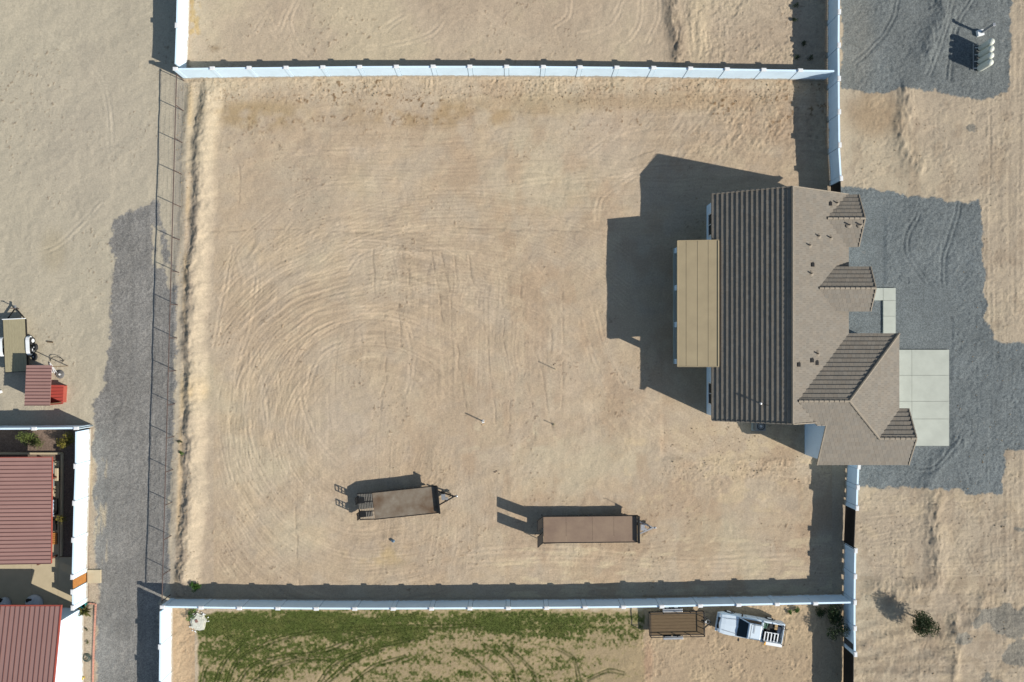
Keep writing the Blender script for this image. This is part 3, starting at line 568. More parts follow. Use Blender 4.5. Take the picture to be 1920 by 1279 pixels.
roof_slope(house, [(546, 224.6), (616, 224.6), (617, 270.8), (546, 270.8)], (0, 270.8), (0, -1), 3.38, .496, seed=7)
roof_slope(house, [(546, 224.6), (616, 224.6), (617, 178.4), (546, 178.4)], (0, 178.4), (0, 1), 3.38, .496, seed=8)
roof_slope(house, [(528, 102.7), (630, 102.7), (631, 142), (528, 142)], (0, 142), (0, -1), 3.97, .482, seed=9)
roof_slope(house, [(528, 102.7), (630, 102.7), (631, 63.5), (528, 63.5)], (0, 63.5), (0, 1), 3.97, .482, seed=10)
cap_run(house, U(476, -128, ZR + .01), U(476, 271, ZR + .01)); cap_run(house, U(488, -90.2, 5.87), U(574, -90.2, 5.87)); cap_run(house, U(689, 25, 3.32), U(574, -90.2, 5.87)); cap_run(house, U(641.4, -157.6, 4.37), U(574, -90.2, 5.87))
cap_run(house, U(641.4, -157.6, 4.36), U(706, -157.6, 4.36)); cap_run(house, U(551, 224.6, 4.45), U(616.5, 224.6, 4.45)); cap_run(house, U(533, 102.7, 4.85), U(630.5, 102.7, 4.85))
def rake(a, b): 
    mb = MB(); a, b = Vector(a), Vector(b); n = max(1, round((b - a).length / .385)); d = (b - a) / n
    for k in range(n): mb.beam(a + d * k + Vector((0, 0, .05)), a + d * (k + 1.03) + Vector((0, 0, .015)), .09, .11)
    new('rake_tile', mb, M_RIDGE, house)
rake(U(357, 271.5, ZE), U(475, 271.5, ZR)); rake(U(600, 271.5, ZR - sm*124*S0), U(477, 271.5, ZR)); rake(U(357, -128.6, ZE), U(475, -128.6, ZR)); rake(U(526, -128.8, 5.03), U(477, -128.8, ZR))
rake(U(544.6, -208, 3.24), U(544.6, -133, 4.91)); rake(U(528, -133.4, 4.91), U(545, -133.4, 4.91)); rake(U(706.8, -208, 3.24), U(706.8, -158, 4.36)); rake(U(706.8, -107.6, 3.24), U(706.8, -157, 4.36))
rake(U(617, 270.8, 3.38), U(616.5, 225, 4.45)); rake(U(617, 178.4, 3.38), U(616.5, 224, 4.45)); rake(U(631.2, 142, 3.97), U(630.5, 103, 4.85)); rake(U(631.2, 63.5, 3.97), U(630.5, 102, 4.85))
def gable_y(x0, x1, y0, y1, ze, zr, xr):      # profile across x, extruded along y
    m = MB(); i = 0; pr = [(x0, 0), (x1, 0), (x1, ze[1]), (xr, zr), (x0, ze[0])]
    for y in (y0, y1):
        for x, z in pr: m.v.append((x * S0, y * S0, z if z else -.1))
    m.f += [(0, 1, 2, 3, 4), (9, 8, 7, 6, 5)] + [(k, k + 5, (k + 1) % 5 + 5, (k + 1) % 5) for k in range(5)]; return new('wall', m, M_HOUSE, house)
def gable_x(x0, x1, y0, y1, ze, zr, yr):
    m = MB(); pr = [(y0, 0), (y1, 0), (y1, ze[1]), (yr, zr), (y0, ze[0])]
    for x in (x0, x1):
        for y, z in pr: m.v.append((x * S0, y * S0, z if z else -.1))
    m.f += [(4, 3, 2, 1, 0), (5, 6, 7, 8, 9)] + [(k, (k + 1) % 5, (k + 1) % 5 + 5, k + 5) for k in range(5)]; return new('wall', m, M_HOUSE, house)
gable_y(369, 588, -124.5, 266, (3.45, 3.45), 5.86, 476)
gable_x(553, 575, -200, 16, (3.2, 3.2), 5.6, -91); m = MB(); m.box((U(626, 0).x, U(0, -92).y, 1.55), (102 * S0, 216 * S0, 3.2)); new('wall', m, M_HOUSE, house)
gable_x(677, 697, -200, -116, (3.1, 3.1), 4.1, -157.6); gable_x(588.2, 607, 186, 262, (3.15, 3.15), 4.15, 224.6); gable_x(600, 616, 70, 135, (3.7, 3.7), 4.5, 102.7)
def window(x, yc, w, z, h):
    m = MB(); X_ = x * S0; Yc = yc * S0
    for a, b, c, d in ((Yc, z - .05, w + .2, .1), (Yc, z + h + .05, w + .2, .1)): m.box((X_ - .02, a, b), (.09, c, d))
    for s_ in (-1, 1): m.box((X_ - .02, Yc + s_ * (w / 2 + .05), z + h / 2), (.09, .1, h))
    m.box((X_ - .02, Yc, z + h / 2), (.06, .05, h)); f = new('window', m, M_WHITEM, house)
    m = MB(); m.box((X_ - .012, Yc, z + h / 2), (.03, w, h)); g = new('pane', m, M_GLASS, None); g.parent = f; g.location = -Vector(house.location)
window(369, 226, 1.75, .75, 1.35); window(369, -84, 1.7, .75, 1.35); window(369, 150, 1.2, .3, 2.0); window(369, 20, 1.2, .9, 1.2)
for yc, w, x in ((-60, 4.6, 677), (-157, 2.6, 697)):
    for k in range(4):
        m = MB(); m.box((x * S0 + .02, yc * S0, .32 + k * .56), (.06, w, .53)); new('garage_door_panel', m, M_WHITEM, house)
m = MB(); m.box((616 * S0 + .02, 102 * S0, 1.1), (.06, 1.0, 2.1)); new('door', m, M_FASC, house)
# roof vents
def main_z(X_): return ZR - sm * abs(X_ - 476) * S0
def vent(px, py, kind, slope='e'):
    h = 5.0
    for _ in range(6):
        X_ = (px - NX) * (1 - h / HC)
        Y_ = (NY - py) * (1 - h / HC)
        h = main_z(X_) if slope in 'ew' else 4.45 - .496 * abs(Y_ - 224.6) * S0
    X_ *= S0; Y_ *= S0; m = MB()
    if kind == 'pipe':
        m.tube((X_, Y_, h - .1), (X_, Y_, h + .42), .06, 8); f = new('vent_pipe', m, M_RIDGE, house); m = MB(); m.lathe((X_, Y_, h + .02), [(.26, 0), (.24, .05), (.1, .1)], 12); new('flashing', m, M_RIDGE, house)
    elif kind == 'tall':
        m.tube((X_, Y_, h - .1), (X_, Y_, h + .26), .06, 8); m.lathe((X_, Y_, h + .22), [(.06, 0), (.10, .05), (.10, .10), (.03, .12)], 10); new('vent_pipe', m, M_STEEL, house); m = MB(); m.beam((X_, Y_, h + .16), (X_ + .6, Y_ - .16, h + .36), .03, .03); new('guy_strut', m, M_DARK, house)
    else:
        m.box((X_, Y_, h + .08), (.34, .38, .14)); f = new('box_vent', m, M_RIDGE, house); m = MB(); m.box((X_ - .06, Y_, h + .17), (.22, .3, .06)); new('vent_hood', m, M_DARK, house)
for a in ((1568, 381, 'pipe'), (1557, 383, 'box'), (1534, 443, 'pipe'), (1556, 446, 'pipe'), (1517, 460, 'pipe'), (1524, 497, 'box'), (1520, 513, 'pipe'), (1498, 684, 'box'), (1532, 663, 'pipe'), (1523, 676, 'box'), (1532, 681, 'box')): vent(*a)
vent(1591, 422, 'pipe', 'g'); vent(1612, 422, 'pipe', 'g'); vent(1424, 756, 'tall', 'w')
# rear patio cover, a lean-to of the house
m = MB(); zc = lambda x, y: 3.50 + .10 * (x / S0 - 297) / 17.0 * .85
E = [297, 311.5, 330.8, 349.2, 367]
for a, b in zip(E, E[1:]):
    m = MB(); p = [((a + .12) * S0, -33 * S0), ((b - .12) * S0, -33 * S0), ((b - .12) * S0, 188.5 * S0), ((a + .12) * S0, 188.5 * S0)]; m.prism(p, lambda x, y: zc(x, y) - .07, zc); new('patio_cover_panel', m, M_TAN, house)
for a in E[1:4]:
    m = MB(); m.beam((a * S0, -33 * S0, zc(a * S0, 0) + .002), (a * S0, 188.5 * S0, zc(a * S0, 0) + .002), .03, .03); new('panel_seam', m, M_TAN, house)
m = MB()
m.beam((366 * S0, -33 * S0, 3.72), (366 * S0, 188 * S0, 3.72), .1, .34)  # unseen skirt added under the cover edge to block light leaking over the roof
for y in (-33.4, 188.9): m.beam((296.6 * S0, y * S0, 3.44), (367 * S0, y * S0, 3.44 + .35), .06, .16)
m.beam((296.4 * S0, -33.5 * S0, 3.44), (296.4 * S0, 189 * S0, 3.44), .08, .18); new('gutter_and_light_skirt', m, M_TAN, house)
for v in (471, 540.5, 609, 677.5):
    m = MB(); m.box((312.5 * S0, (652 - v) * S0, 1.62), (.40, .44, 3.3)); new('patio_post', m, M_HOUSE, house)
m = MB(); m.beam((312.5 * S0, -31 * S0, 3.3), (312.5 * S0, 186 * S0, 3.3), .2, .16); new('patio_beam', m, M_HOUSE, house)
pm = MB(); pm.prism([(306 * S0, -30 * S0), (369 * S0, -30 * S0), (369 * S0, 186 * S0), (306 * S0, 186 * S0)], -.1, .10); new('patio_slab', pm, M_CONC, kind='structure')
# air conditioner
ac = thing('air_conditioner', P(1420, 797), 'grey air conditioner unit on a pad by the side wall of the house', 'air conditioner'); a = ac.location
m = MB(); m.box((a.x, a.y, .06), (1.1, 1.0, .12)); new('pad', m, M_CONC, ac)
m = MB(); m.box((a.x, a.y, .5), (.82, .82, .76)); new('cabinet', m, mat('ac_grey', (.16, .17, .17), .5, .1, 3), ac, bevel=.02)
m = MB(); m.torus((a.x, a.y, .90), .32, .03, 20, 6); 
for k in range(4): m.beam((a.x - .3 * math.cos(k * .785), a.y - .3 * math.sin(k * .785), .9), (a.x + .3 * math.cos(k * .785), a.y + .3 * math.sin(k * .785), .9), .015, .015)
new('fan_grille', m, M_DARK, ac); m = MB(); m.lathe((a.x, a.y, .885), [(.12, 0), (.1, .03), (.02, .05)], 12); new('fan_hub', m, M_STEEL, ac)
# ------------------------------------------------------------------ concrete driveway and walk
def slabs(name, rects, m_, label=None):
    root = bpy.data.objects.new(name, None); col.objects.link(root); root['kind'] = 'structure'
    for i, (a, b, c, d) in enumerate(rects):
        mm = MB(); j = .25; p = [P(a + j, b + j), P(c - j, b + j), P(c - j, d - j), P(a + j, d - j)]; mm.prism([(q.x, q.y) for q in p], -.15, .09 + (i % 3) * .003); new('slab', mm, m_, root)
    return root
ys_ = [655.7, 703.8, 752.4, 785.5, 836]; rc = []
for a, b in zip(ys_, ys_[1:]): rc += [(1660, a, 1708.7, b), (1708.7, a, 1778.5, b)]
slabs('driveway', rc, M_CONC); slabs('front_walk', [(1630, 540, 1655, 563.5), (1655, 540, 1678.5, 563.5), (1655, 563.5, 1678.5, 593), (1655, 593, 1678.5, 636)], M_CONC)
slabs('gate_pad', [(164.5, 1068, 190, 1093)], M_TANC)
slabs('neighbour_patio', [(-70, 1044, 60, 1140), (60, 1044, 110, 1140), (110, 1044, 160, 1140), (-70, 864, 112, 1044)], M_TANC)

# ------------------------------------------------------------------ trailers
def local_thing(name, px, py, ang, label, cat, group=None): return thing(name, P(px, py), label, cat, group, R(ang))
def lo(name, mb, m_, root, **k): return new(name, mb, m_, root, world=False, **k)
def wheel(root, x, y, r=.36, w=.22, rim=M_WHITEM):
    m = MB(); m.lathe((x, y - w / 2, r), [(r * .55, 0), (r * .93, .0), (r, w * .2), (r, w * .8), (r * .93, w), (r * .55, w)], 20, 'y'); t = lo('wheel', m, M_RUB, root)
    m = MB(); m.lathe((x, y - w / 2 - .012, r), [(r * .5, 0), (r * .56, .02), (r * .56, w), (r * .5, w + .024)], 14, 'y'); q = new('rim', m, rim, None); q.parent = t
def steel_trailer(label, px, py, ang, L, W, hd, m_deck, kind):
    r = local_thing('equipment_trailer', px, py, ang, label, 'trailer', 'flat deck equipment trailers on the graded lot')
    n = 4; xs = [-L/2, -L/2 + 1.95, -L/2 + 4.2, L/2 - 2.0, L/2] if kind == 'solid' else [-L/2, L/2]
    for a, b in zip(xs, xs[1:]): m = MB(); m.box(((a + b) / 2, 0, hd - .02), (b - a - .015, W - .12, .05)); lo('deck_plate', m, m_deck, r)
    m = MB()
    for s_ in (-1, 1): m.box((0, s_ * (W / 2 - .03), hd - .07), (L + .05, .06, .20)); m.box((0, s_ * .55, hd - .25), (L, .1, .25))
    for k in range(9): m.box((-L / 2 + .2 + k * (L - .4) / 8, 0, hd - .12), (.07, W - .14, .12))
    lo('frame', m, M_DARK, r)
    m = MB(); m.box((L / 2 + .06, 0, hd + .12), (.07, W + .02, .36)); m.box((L / 2 + .14, 0, hd + .29), (.1, W, .06)); lo('headboard', m, M_DARK, r)
    m = MB(); tz = .55
    for s_ in (-1, 1): m.beam((L / 2, s_ * .62, tz), (L / 2 + 1.35, .04 * s_, tz), .1, .14)
    m.box((L / 2 + .6, 0, tz), (.08, .75, .1)); m.beam((L / 2 + 1.2, 0, tz), (L / 2 + 1.62, 0, tz), .12, .12); lo('drawbar', m, M_DARK if kind != 'solid' else M_STEEL, r)
    m = MB(); m.lathe((L / 2 + 1.62, 0, tz - .06), [(.05, 0), (.1, .04), (.1, .12), (.04, .16)], 10); lo('coupler', m, M_STEEL, r)
    m = MB(); m.tube((L / 2 + 1.1, .14, .0), (L / 2 + 1.1, .14, 1.05), .04, 8); m.box((L / 2 + 1.1, .14, 1.05), (.2, .05, .05)); lo('jack', m, M_DARK, r)
    m = MB(); m.box((L / 2 + .5, .08, tz + .15), (.35, .5, .2)); m.box((L / 2 + .78, -.1, tz + .1), (.16, .2, .14)); lo('battery_box', m, M_STEEL, r)
    for x in (-.9, -.05): 
        for s_ in (-1, 1): wheel(r, x, s_ * (W / 2 - .25), .36)
    return r
t1 = steel_trailer('flat steel trailer with slatted tail and rust stained deck, nearer the pipe fence', 763.5, 937.5, 6.0, 5.5, 2.36, 1.08,
    mat('stained_deck', A(154, 144, 128, 1.5), .8, .25, .75, c2=A(108, 80, 54, 1.7)), 'ladder')
hd, L, W = 1.08, 5.5, 2.36; tl = 1.35
m = MB()
for s_ in (-1.12, -.42, .42, 1.12): m.beam((-L / 2, s_, hd - .02), (-L / 2 - tl, s_, hd - .42), .06, .1)
m.beam((-L / 2 - tl, -1.12, hd - .42), (-L / 2 - tl, 1.12, hd - .42), .06, .1); lo('tail_frame', m, M_DARK, t1)
for k in range(9):
    x = -L / 2 - .1 - k * .15; z = hd + .01 - (k + 1) * .045; m = MB(); m.beam((x, -1.1, z), (x, 1.1, z), .05, .05); lo('tail_slat', m, mat('dusty_steel', (.20, .185, .16), .7, .2, 5), t1)
for s_ in (-.72, .60):
    m = MB(); x0_, x1_ = -L / 2 - tl, -L / 2 - tl + .25; z0_, z1_ = .7, 1.42
    for q in (-.26, .26): m.beam((x0_, s_ + q, z0_), (x1_ - .3, s_ + q, z1_), .06, .08)
    for k in range(5): u = k / 4; m.beam((x0_ + (x1_ - .3 - x0_) * u, s_ - .26, z0_ + (z1_ - z0_) * u), (x0_ + (x1_ - .3 - x0_) * u, s_ + .26, z0_ + (z1_ - z0_) * u), .04, .05)
    m.beam((x0_, s_ - .26, z0_), (x1_ - .3, s_ + .26, z1_), .04, .05); lo('ramp', m, M_DARK, t1)
    m = MB(); m.box((-L / 2 - .75, s_ * .9, .86), (1.1, .5, .05)); m.box((-L / 2 - .75, s_ * .9, .80), (1.0, .06, .12)); lo('folded_foot', m, M_DARK, t1)
t2 = steel_trailer('long brown steel deck trailer with raised plate ramps, nearer the house', 1104.5, 987.5, 0.6, 8.05, 2.32, .9,
    mat('brown_plate', A(138, 116, 100, 1.5), .75, .2, .8, c2=A(160, 138, 116, 1.5)), 'solid')
L, W, hd = 8.05, 2.32, .9
for s_ in (-.68, .66):
    f = MB(); xa, xb = -L / 2 - .05, -L / 2 - .55; za, zb = .85, 2.25
    for q in (-.42, .42): f.beam((xa, s_ + q, za), (xb, s_ + q, zb), .06, .08)
    f.beam((xa, s_ - .42, za), (xa, s_ + .42, za), .06, .06); f.beam((xb, s_ - .42, zb), (xb, s_ + .42, zb), .06, .06); ff = lo('ramp', f, M_DARK, t2)
    m = MB(); m.quad((xa, s_ - .4, za), (xa, s_ + .4, za), (xb, s_ + .4, zb), (xb, s_ - .4, zb)); m.quad((xa + .03, s_ - .4, za), (xb + .03, s_ - .4, zb), (xb + .03, s_ + .4, zb), (xa + .03, s_ + .4, za)); g = new('ramp_plate', m, M_DARK, None); g.parent = ff
m = MB()
for s_ in (-1.17, 1.17): m.beam((-L / 2, s_, hd + .05), (-L / 2 + 1.1, s_ * .98, hd + .02), .03, .03); m.tube((-L/2 - .1, s_, .3), (-L/2 - .1, s_ * 1.0, 1.0), .03, 6)
m.path([(L/2 + .1, 1.15, 1.2), (L/2 + .1, 1.2, 1.75), (L/2 - .1, 1.2, 1.8)], .02); lo('stay_rod', m, M_DARK, t2)

# wooden utility trailer beside the pickup
t3 = local_thing('utility_trailer', 1265.5, 1164, 1.2, 'black pipe rail trailer with plank deck beside the pickup', 'trailer'); L, W, hd = 4.62, 1.95, .58
for k in range(7): m = MB(); m.box((0, -W / 2 + (k + .5) * W / 7, hd), (L, W / 7 - .014, .045)); lo('plank', m, M_WOODD, t3)
m = MB()
for s_ in (-1, 1): m.box((0, s_ * (W / 2 + .03), hd - .05), (L + .1, .06, .14)); m.box((s_ * (L / 2 + .03), 0, hd - .05), (.06, W + .1, .14))
lo('frame', m, M_DARK, t3); m = MB(); rh = .42
for s_ in (-1, 1):
    m.beam((-L / 2, s_ * (W / 2 + .03), hd + rh), (L / 2, s_ * (W / 2 + .03), hd + rh), .05, .05); m.beam((s_ * L / 2, -W / 2, hd + rh), (s_ * L / 2, W / 2, hd + rh), .05, .05)
for x in (-L / 2, -L / 4, 0, L / 4, L / 2):
    for s_ in (-1, 1): m.beam((x, s_ * (W / 2 + .03), hd), (x, s_ * (W / 2 + .03), hd + rh), .05, .05)
for y in (-.5, 0, .5): m.beam((L / 2, y, hd), (L / 2, y, hd + rh), .05, .05)
lo('rail', m, M_DARK, t3); m = MB()
for s_ in (-1, 1): m.beam((L / 2, s_ * .6, .45), (L / 2 + .7, 0, .45), .07, .1)
lo('drawbar', m, M_DARK, t3); m = MB(); m.torus((L / 2 + .4, .1, .62), .17, .015, 14, 5); m.box((L/2 + .12, .12, .7), (.12, .14, .14)); lo('safety_chain', m, M_STEEL, t3)
for s_ in (-1, 1):
    m = MB(); m.box((-.35, s_ * (W / 2 + .2), .74), (1.7, .28, .03)); m.box((-1.18, s_ * (W/2 + .2), .64), (.03, .28, .2)); m.box((.48, s_ * (W/2 + .2), .64), (.03, .28, .2)); lo('fender', m, M_STEEL, t3, bevel=.01)
    for x in (-.75, .05): wheel(t3, x, s_ * (W / 2 + .22), .33, .2)
# left-hand trailer
t4 = local_thing('flatbed_trailer', 40, 648, 92.6, 'weathered board trailer with white fenders behind the red roofed shed', 'trailer'); L, W, hd = 4.5, 1.86, .75
for k in range(8): m = MB(); m.box((0, -W / 2 + (k + .5) * W / 8, hd + (k % 2) * .004), (L, W / 8 - .012, .05)); lo('plank', m, M_WOODO, t4)
m = MB(); m.box((L / 2 + .04, 0, hd + .02), (.07, W + .1, .12)); lo('front_rail', m, M_WHITEM, t4); m = MB()
for s_ in (-1, 1): m.box((0, s_ * (W / 2 + .03), hd - .08), (L, .05, .16)); m.beam((L / 2, s_ * .8, .5), (L / 2 + 1.0, 0, .5), .08, .1)
m.box((-L / 2 - .03, 0, hd - .08), (.05, W, .16)); lo('frame', m, M_DARK, t4); m = MB(); m.tube((L / 2 + .95, 0, .1), (L / 2 + .95, 0, 1.0), .04, 8); m.box((L/2 + .95, 0, 1.0), (.06, .25, .05)); lo('jack', m, M_RUST, t4); m = MB(); m.box((L / 2 + 1.1, 0, .52), (.3, .1, .1)); lo('coupler', m, M_STEEL, t4)
for s_ in (-1, 1):
    m = MB(); n = 14; pr = [(-.82 + .10, .52), (-.82, .70), (-.7, .84), (-.45, .9), (.45, .9), (.7, .84), (.82, .70), (.72, .52)]
    for i in range(len(pr) - 1): a, b = pr[i], pr[i+1]; m.beam((a[0] - .05, s_ * (W / 2 + .24), a[1]), (b[0] - .05, s_ * (W / 2 + .24), b[1]), .32, .02)
    lo('fender', m, M_WHITEM, t4)
    for x in (-.46, .36): wheel(t4, x, s_ * (W / 2 + .24), .33, .2)
def loose_wheel(px, py, h, label):
    r = thing('spare_wheel', P(px, py, h), label, 'wheel', 'spare wheels beside the board trailer'); a = r.location; r.rotation_euler = (0, R(-28), 0)
    m = MB(); m.lathe((0, 0, 0), [(.17, 0), (.3, 0), (.33, .05), (.33, .15), (.3, .2), (.17, .2)], 20); lo('tyre', m, M_RUB, r); m = MB(); m.lathe((0, 0, .04), [(.18, 0), (.17, .13), (.06, .16), (.03, .19)], 16); lo('rim', m, M_WHITEM, r)
loose_wheel(68, 651, .3, 'spare wheel with a bright white rim leaning beside the trailer fender'); loose_wheel(67, 669, .3, 'darker spare wheel half in the shed shadow beside the trailer fender')

# ------------------------------------------------------------------ pickup truck
tr = thing('pickup_truck', P(1399.5, 1169.5), 'white pickup truck with a ladder rack parked by the white wall', 'truck', None, R(170.4))
def loft(secs, m=None):
    m = m or MB(); i = len(m.v); n = len(secs[0])
    for s_ in secs: m.v += s_
    for a in range(len(secs) - 1):
        for k in range(n - 1): m.f.append((i + a*n + k, i + a*n + k + 1, i + (a+1)*n + k + 1, i + (a+1)*n + k))
    m.f.append(tuple(i + k for k in range(n))); m.f.append(tuple(i + (len(secs)-1)*n + k for k in range(n))[::-1]); return m
def sec(x, hw, zt, zb=.42, cr=.03): return [(x, -hw, zb), (x, -hw - .02, zb + .3), (x, -hw, zt - .14), (x, -hw + .07, zt - .035), (x, -hw * .5, zt), (x, 0, zt + cr), (x, hw * .5, zt), (x, hw - .07, zt - .035), (x, hw, zt - .14), (x, hw + .02, zb + .3), (x, hw, zb)]
m = loft([sec(2.78, .62, .82), sec(2.72, .74, .93), sec(2.55, .84, 1.0), sec(2.2, .90, 1.05), sec(1.7, .91, 1.10), sec(1.2, .91, 1.14), sec(1.0, .91, 1.15), sec(-.2, .92, 1.15, cr=.0), sec(-.92, .92, 1.15, cr=.0)]); lo('body', m, M_WHITEP, tr, smooth=False, bevel=.012)
m = MB()
for s_ in (-1, 1): m.box((-1.86, s_ * .86, .85), (1.86, .12, .76)); m.box((-1.86, s_ * .84, 1.235), (1.86, .14, .03))
m.box((-2.76, 0, .85), (.06, 1.7, .74)); m.box((-.965, 0, .85), (.06, 1.7, .72)); lo('bed_side', m, M_WHITEP, tr, bevel=.012); m = MB(); m.box((-1.86, 0, .62), (1.78, 1.6, .05)); lo('bed_floor', m, M_DARK, tr)
gh = [[(1.12, .80, 1.13), (.35, .66, 1.72), (-.70, .65, 1.74), (-.93, .70, 1.15)]]
m = MB(); c = [(1.15, 1.14, .82), (.42, 1.70, .66), (-.66, 1.73, .65), (-.93, 1.14, .74)]
for s_ in (-1, 1):
    for x, z, y in c: m.v.append((x, s_ * y, z))
m.f += [(0, 1, 2, 3), (7, 6, 5, 4), (0, 4, 5, 1), (1, 5, 6, 2), (2, 6, 7, 3)]; lo('cab', m, M_WHITEP, tr, bevel=.03)
def off(ps, d): a, b, c_ = Vector(ps[0]), Vector(ps[1]), Vector(ps[2]); nn = (b - a).cross(c_ - a).normalized() * d; return [tuple(Vector(p) + nn) for p in ps]
m = MB(); m.quad(*off([(1.12, -.76, 1.165), (1.12, .76, 1.165), (.47, .61, 1.665), (.47, -.61, 1.665)], .012)); lo('windshield', m, M_GLASS, tr)
m = MB(); m.quad(*off([(-.89, .6, 1.24), (-.89, -.6, 1.24), (-.70, -.54, 1.66), (-.70, .54, 1.66)], .012)); lo('rear_window', m, M_GLASS, tr)
for s_ in (-1, 1):
    q = [(.95, .79, 1.19), (.38, .677, 1.65), (-.60, .672, 1.665), (-.78, .755, 1.22)]; q = [(x, s_ * y, z) for x, y, z in q]; q = q if s_ < 0 else q[::-1]; o = off(q, .014); o = o if (o[0][1] * s_ > q[0][1] * s_) else off(q, -.014); m = MB(); m.quad(*o); lo('side_window', m, M_GLASS, tr)
    m = MB(); m.box((.95, s_ * 1.06, 1.22), (.1, .2, .15)); m.beam((.95, s_ * .9, 1.17), (.95, s_ * 1.0, 1.2), .04, .04); lo('mirror', m, M_DARK, tr)
    for x in (1.82, -1.75): wheel(tr, x, s_ * .80, .37, .25)
    m = MB(); m.box((2.66, s_ * .62, .84), (.14, .26, .14)); lo('headlight', m, M_STEEL, tr); m = MB(); m.box((-2.79, s_ * .82, .95), (.03, .12, .3)); lo('tail_light', m, M_RED, tr)
m = MB()
for s_ in (-1, 1): m.beam((2.4, s_ * .5, 1.075), (1.15, s_ * .62, 1.16), .03, .012)
m.beam((1.14, -.8, 1.155), (1.14, .8, 1.155), .05, .02); lo('hood_seam', m, M_STEEL, tr)
for s_ in (-1, 1):
    m = MB()
    for x in (.55, -.5): m.beam((x, s_ * .945, .5), (x, s_ * .93, 1.1), .02, .012)
    lo('door_seam', m, M_DARK, tr)
    for x in (1.82, -1.75):
        m = MB(); pr = [(.44 * math.cos(t), .44 * math.sin(t)) for t in np.linspace(0, math.pi, 9)]
        for a, b in zip(pr, pr[1:]): m.beam((x + a[0], s_ * .93, .4 + a[1]), (x + b[0], s_ * .93, .4 + b[1]), .05, .04)
        lo('wheel_arch', m, M_DARK, tr)
m = MB(); m.box((2.80, 0, .62), (.12, 1.62, .22)); lo('bumper', m, M_WHITEP, tr, bevel=.03); m = MB(); m.box((2.66, 0, .945), (.16, .95, .03)); m.box((2.76, 0, .85), (.08, .95, .12)); lo('grille', m, M_DARK, tr)
m = MB(); m.box((-.05, -.25, 1.755), (.02, .8, .02)); 
for p, q in (((.25, -.62), (.25, .62)), ((.25, -.62), (-.75, -.62)), ((.25, .62), (-.75, .62))): m.tube((p[0], p[1], 1.80), (q[0], q[1], 1.80), .02, 6)
lo('roof_bar', m, M_DARK, tr); m = MB()
for x in (-1.05, -2.65):
    for s_ in (-1, 1): m.tube((x, s_ * .8, 1.2), (x, s_ * .7, 1.85), .025, 6)
    m.tube((x, -.7, 1.85), (x, .7, 1.85), .025, 6)
m.tube((-1.05, -.7, 1.85), (-2.8, -.7, 1.85), .02, 6); m.tube((-2.85, .85, 1.0), (-2.85, -.85, 1.25), .025, 6); lo('ladder_rack', m, M_DARK, tr)
sh = thing('shelf_rack', tr.matrix_world @ Vector((0, 0, 0)), 'white slatted shelf frame lying in the bed of the pickup', 'rack'); sh.location = tr.location + Vector((0, 0, .0)); sh.rotation_euler = tr.rotation_euler
m = MB()
for y in (-.02, .72): m.beam((-1.15, y, 1.3), (-2.35, y, 1.3), .06, .06)
lo('side_rail', m, M_WHITEM, sh)
for k in range(5): m = MB(); m.beam((-1.18 - k * .28, -.02, 1.31), (-1.18 - k * .28, .72, 1.31), .09, .05); lo('slat', m, M_WHITEM, sh)
tb = thing('tool_box', tr.location.copy(), 'long white tool box on the side rail of the pickup bed', 'box'); tb.rotation_euler = tr.rotation_euler
m = MB(); m.box((-1.95, .88, 1.33), (1.55, .28, .2)); lo('box_body', m, M_WHITEM, tb, bevel=.02); m = MB(); m.box((-1.25, .90, 1.34), (.14, .3, .22)); lo('latch', m, mat('amber', (.6, .3, .04), .5), tb)
cr = thing('bed_cargo', tr.location.copy(), 'dark bins and tan crate packed in the pickup bed', 'cargo'); cr.rotation_euler = tr.rotation_euler
for x, y, d, mm in ((-1.25, -.45, (.4, .5, .35), mat('green_bin', (.05, .12, .08), .6)), (-1.75, -.5, (.35, .45, .3), M_DARK), (-2.15, -.5, (.25, .5, .4), mat('tan_crate', (.35, .24, .12), .8)), (-2.5, -.2, (.3, .6, .3), M_STEEL), (-1.5, .3, (.7, .5, .3), M_DARK)):
    m = MB(); m.box((x, y, .65 + d[2] / 2), d); lo('bin', m, mm, cr, bevel=.01)

# ------------------------------------------------------------------ neighbour buildings
def metal_roof(root, corners, zf, m_, ribs='x', n=20, trim=None, rib_m=None):
    """corners world xy quad in order; ribs joined per rib object"""
    q = corners; N = n; a0, a1, b0, b1 = (q[0], q[3], q[1], q[2]) if ribs == 'x' else (q[0], q[1], q[3], q[2])
    for k in range(N):
        t0, t1 = k / N, (k + 1) / N; l = lambda a, b, t: (a[0] + (b[0] - a[0]) * t, a[1] + (b[1] - a[1]) * t)
        p = [l(a0, a1, t0), l(b0, b1, t0), l(b0, b1, t1), l(a0, a1, t1)]; m = MB(); m.prism(p, lambda x, y: zf(x, y) - .03, zf); s_ = new('roof_sheet', m, m_, root)
        m = MB(); A_, B_ = p[0], p[1]; m.beam((A_[0], A_[1], zf(*A_) + .015), (B_[0], B_[1], zf(*B_) + .015), .05, .05); new('rib', m, rib_m or M_SEAM, root)
nh = thing('neighbour_house', P(20, 1260), 'white house with a faded red ribbed metal roof in the bottom left corner', 'house')
zr2 = lambda x, y: 3.05 + (-y / S0 - 459) * S0 * .158
c1 = [P(-120, 1137, 3.05), P(113.5, 1137, 3.05), P(86, 1345, 4.6), P(-120, 1345, 4.6)]
x_r = -799 * S0 ; xr_a = c1[1].x; ylo = c1[0].y; yhi = -660 * S0
cor = [(-1100 * S0, ylo), (xr_a, ylo), (xr_a, yhi), (-1100 * S0, yhi)]
metal_roof(nh, cor, zr2, M_REDR, 'y', 34)
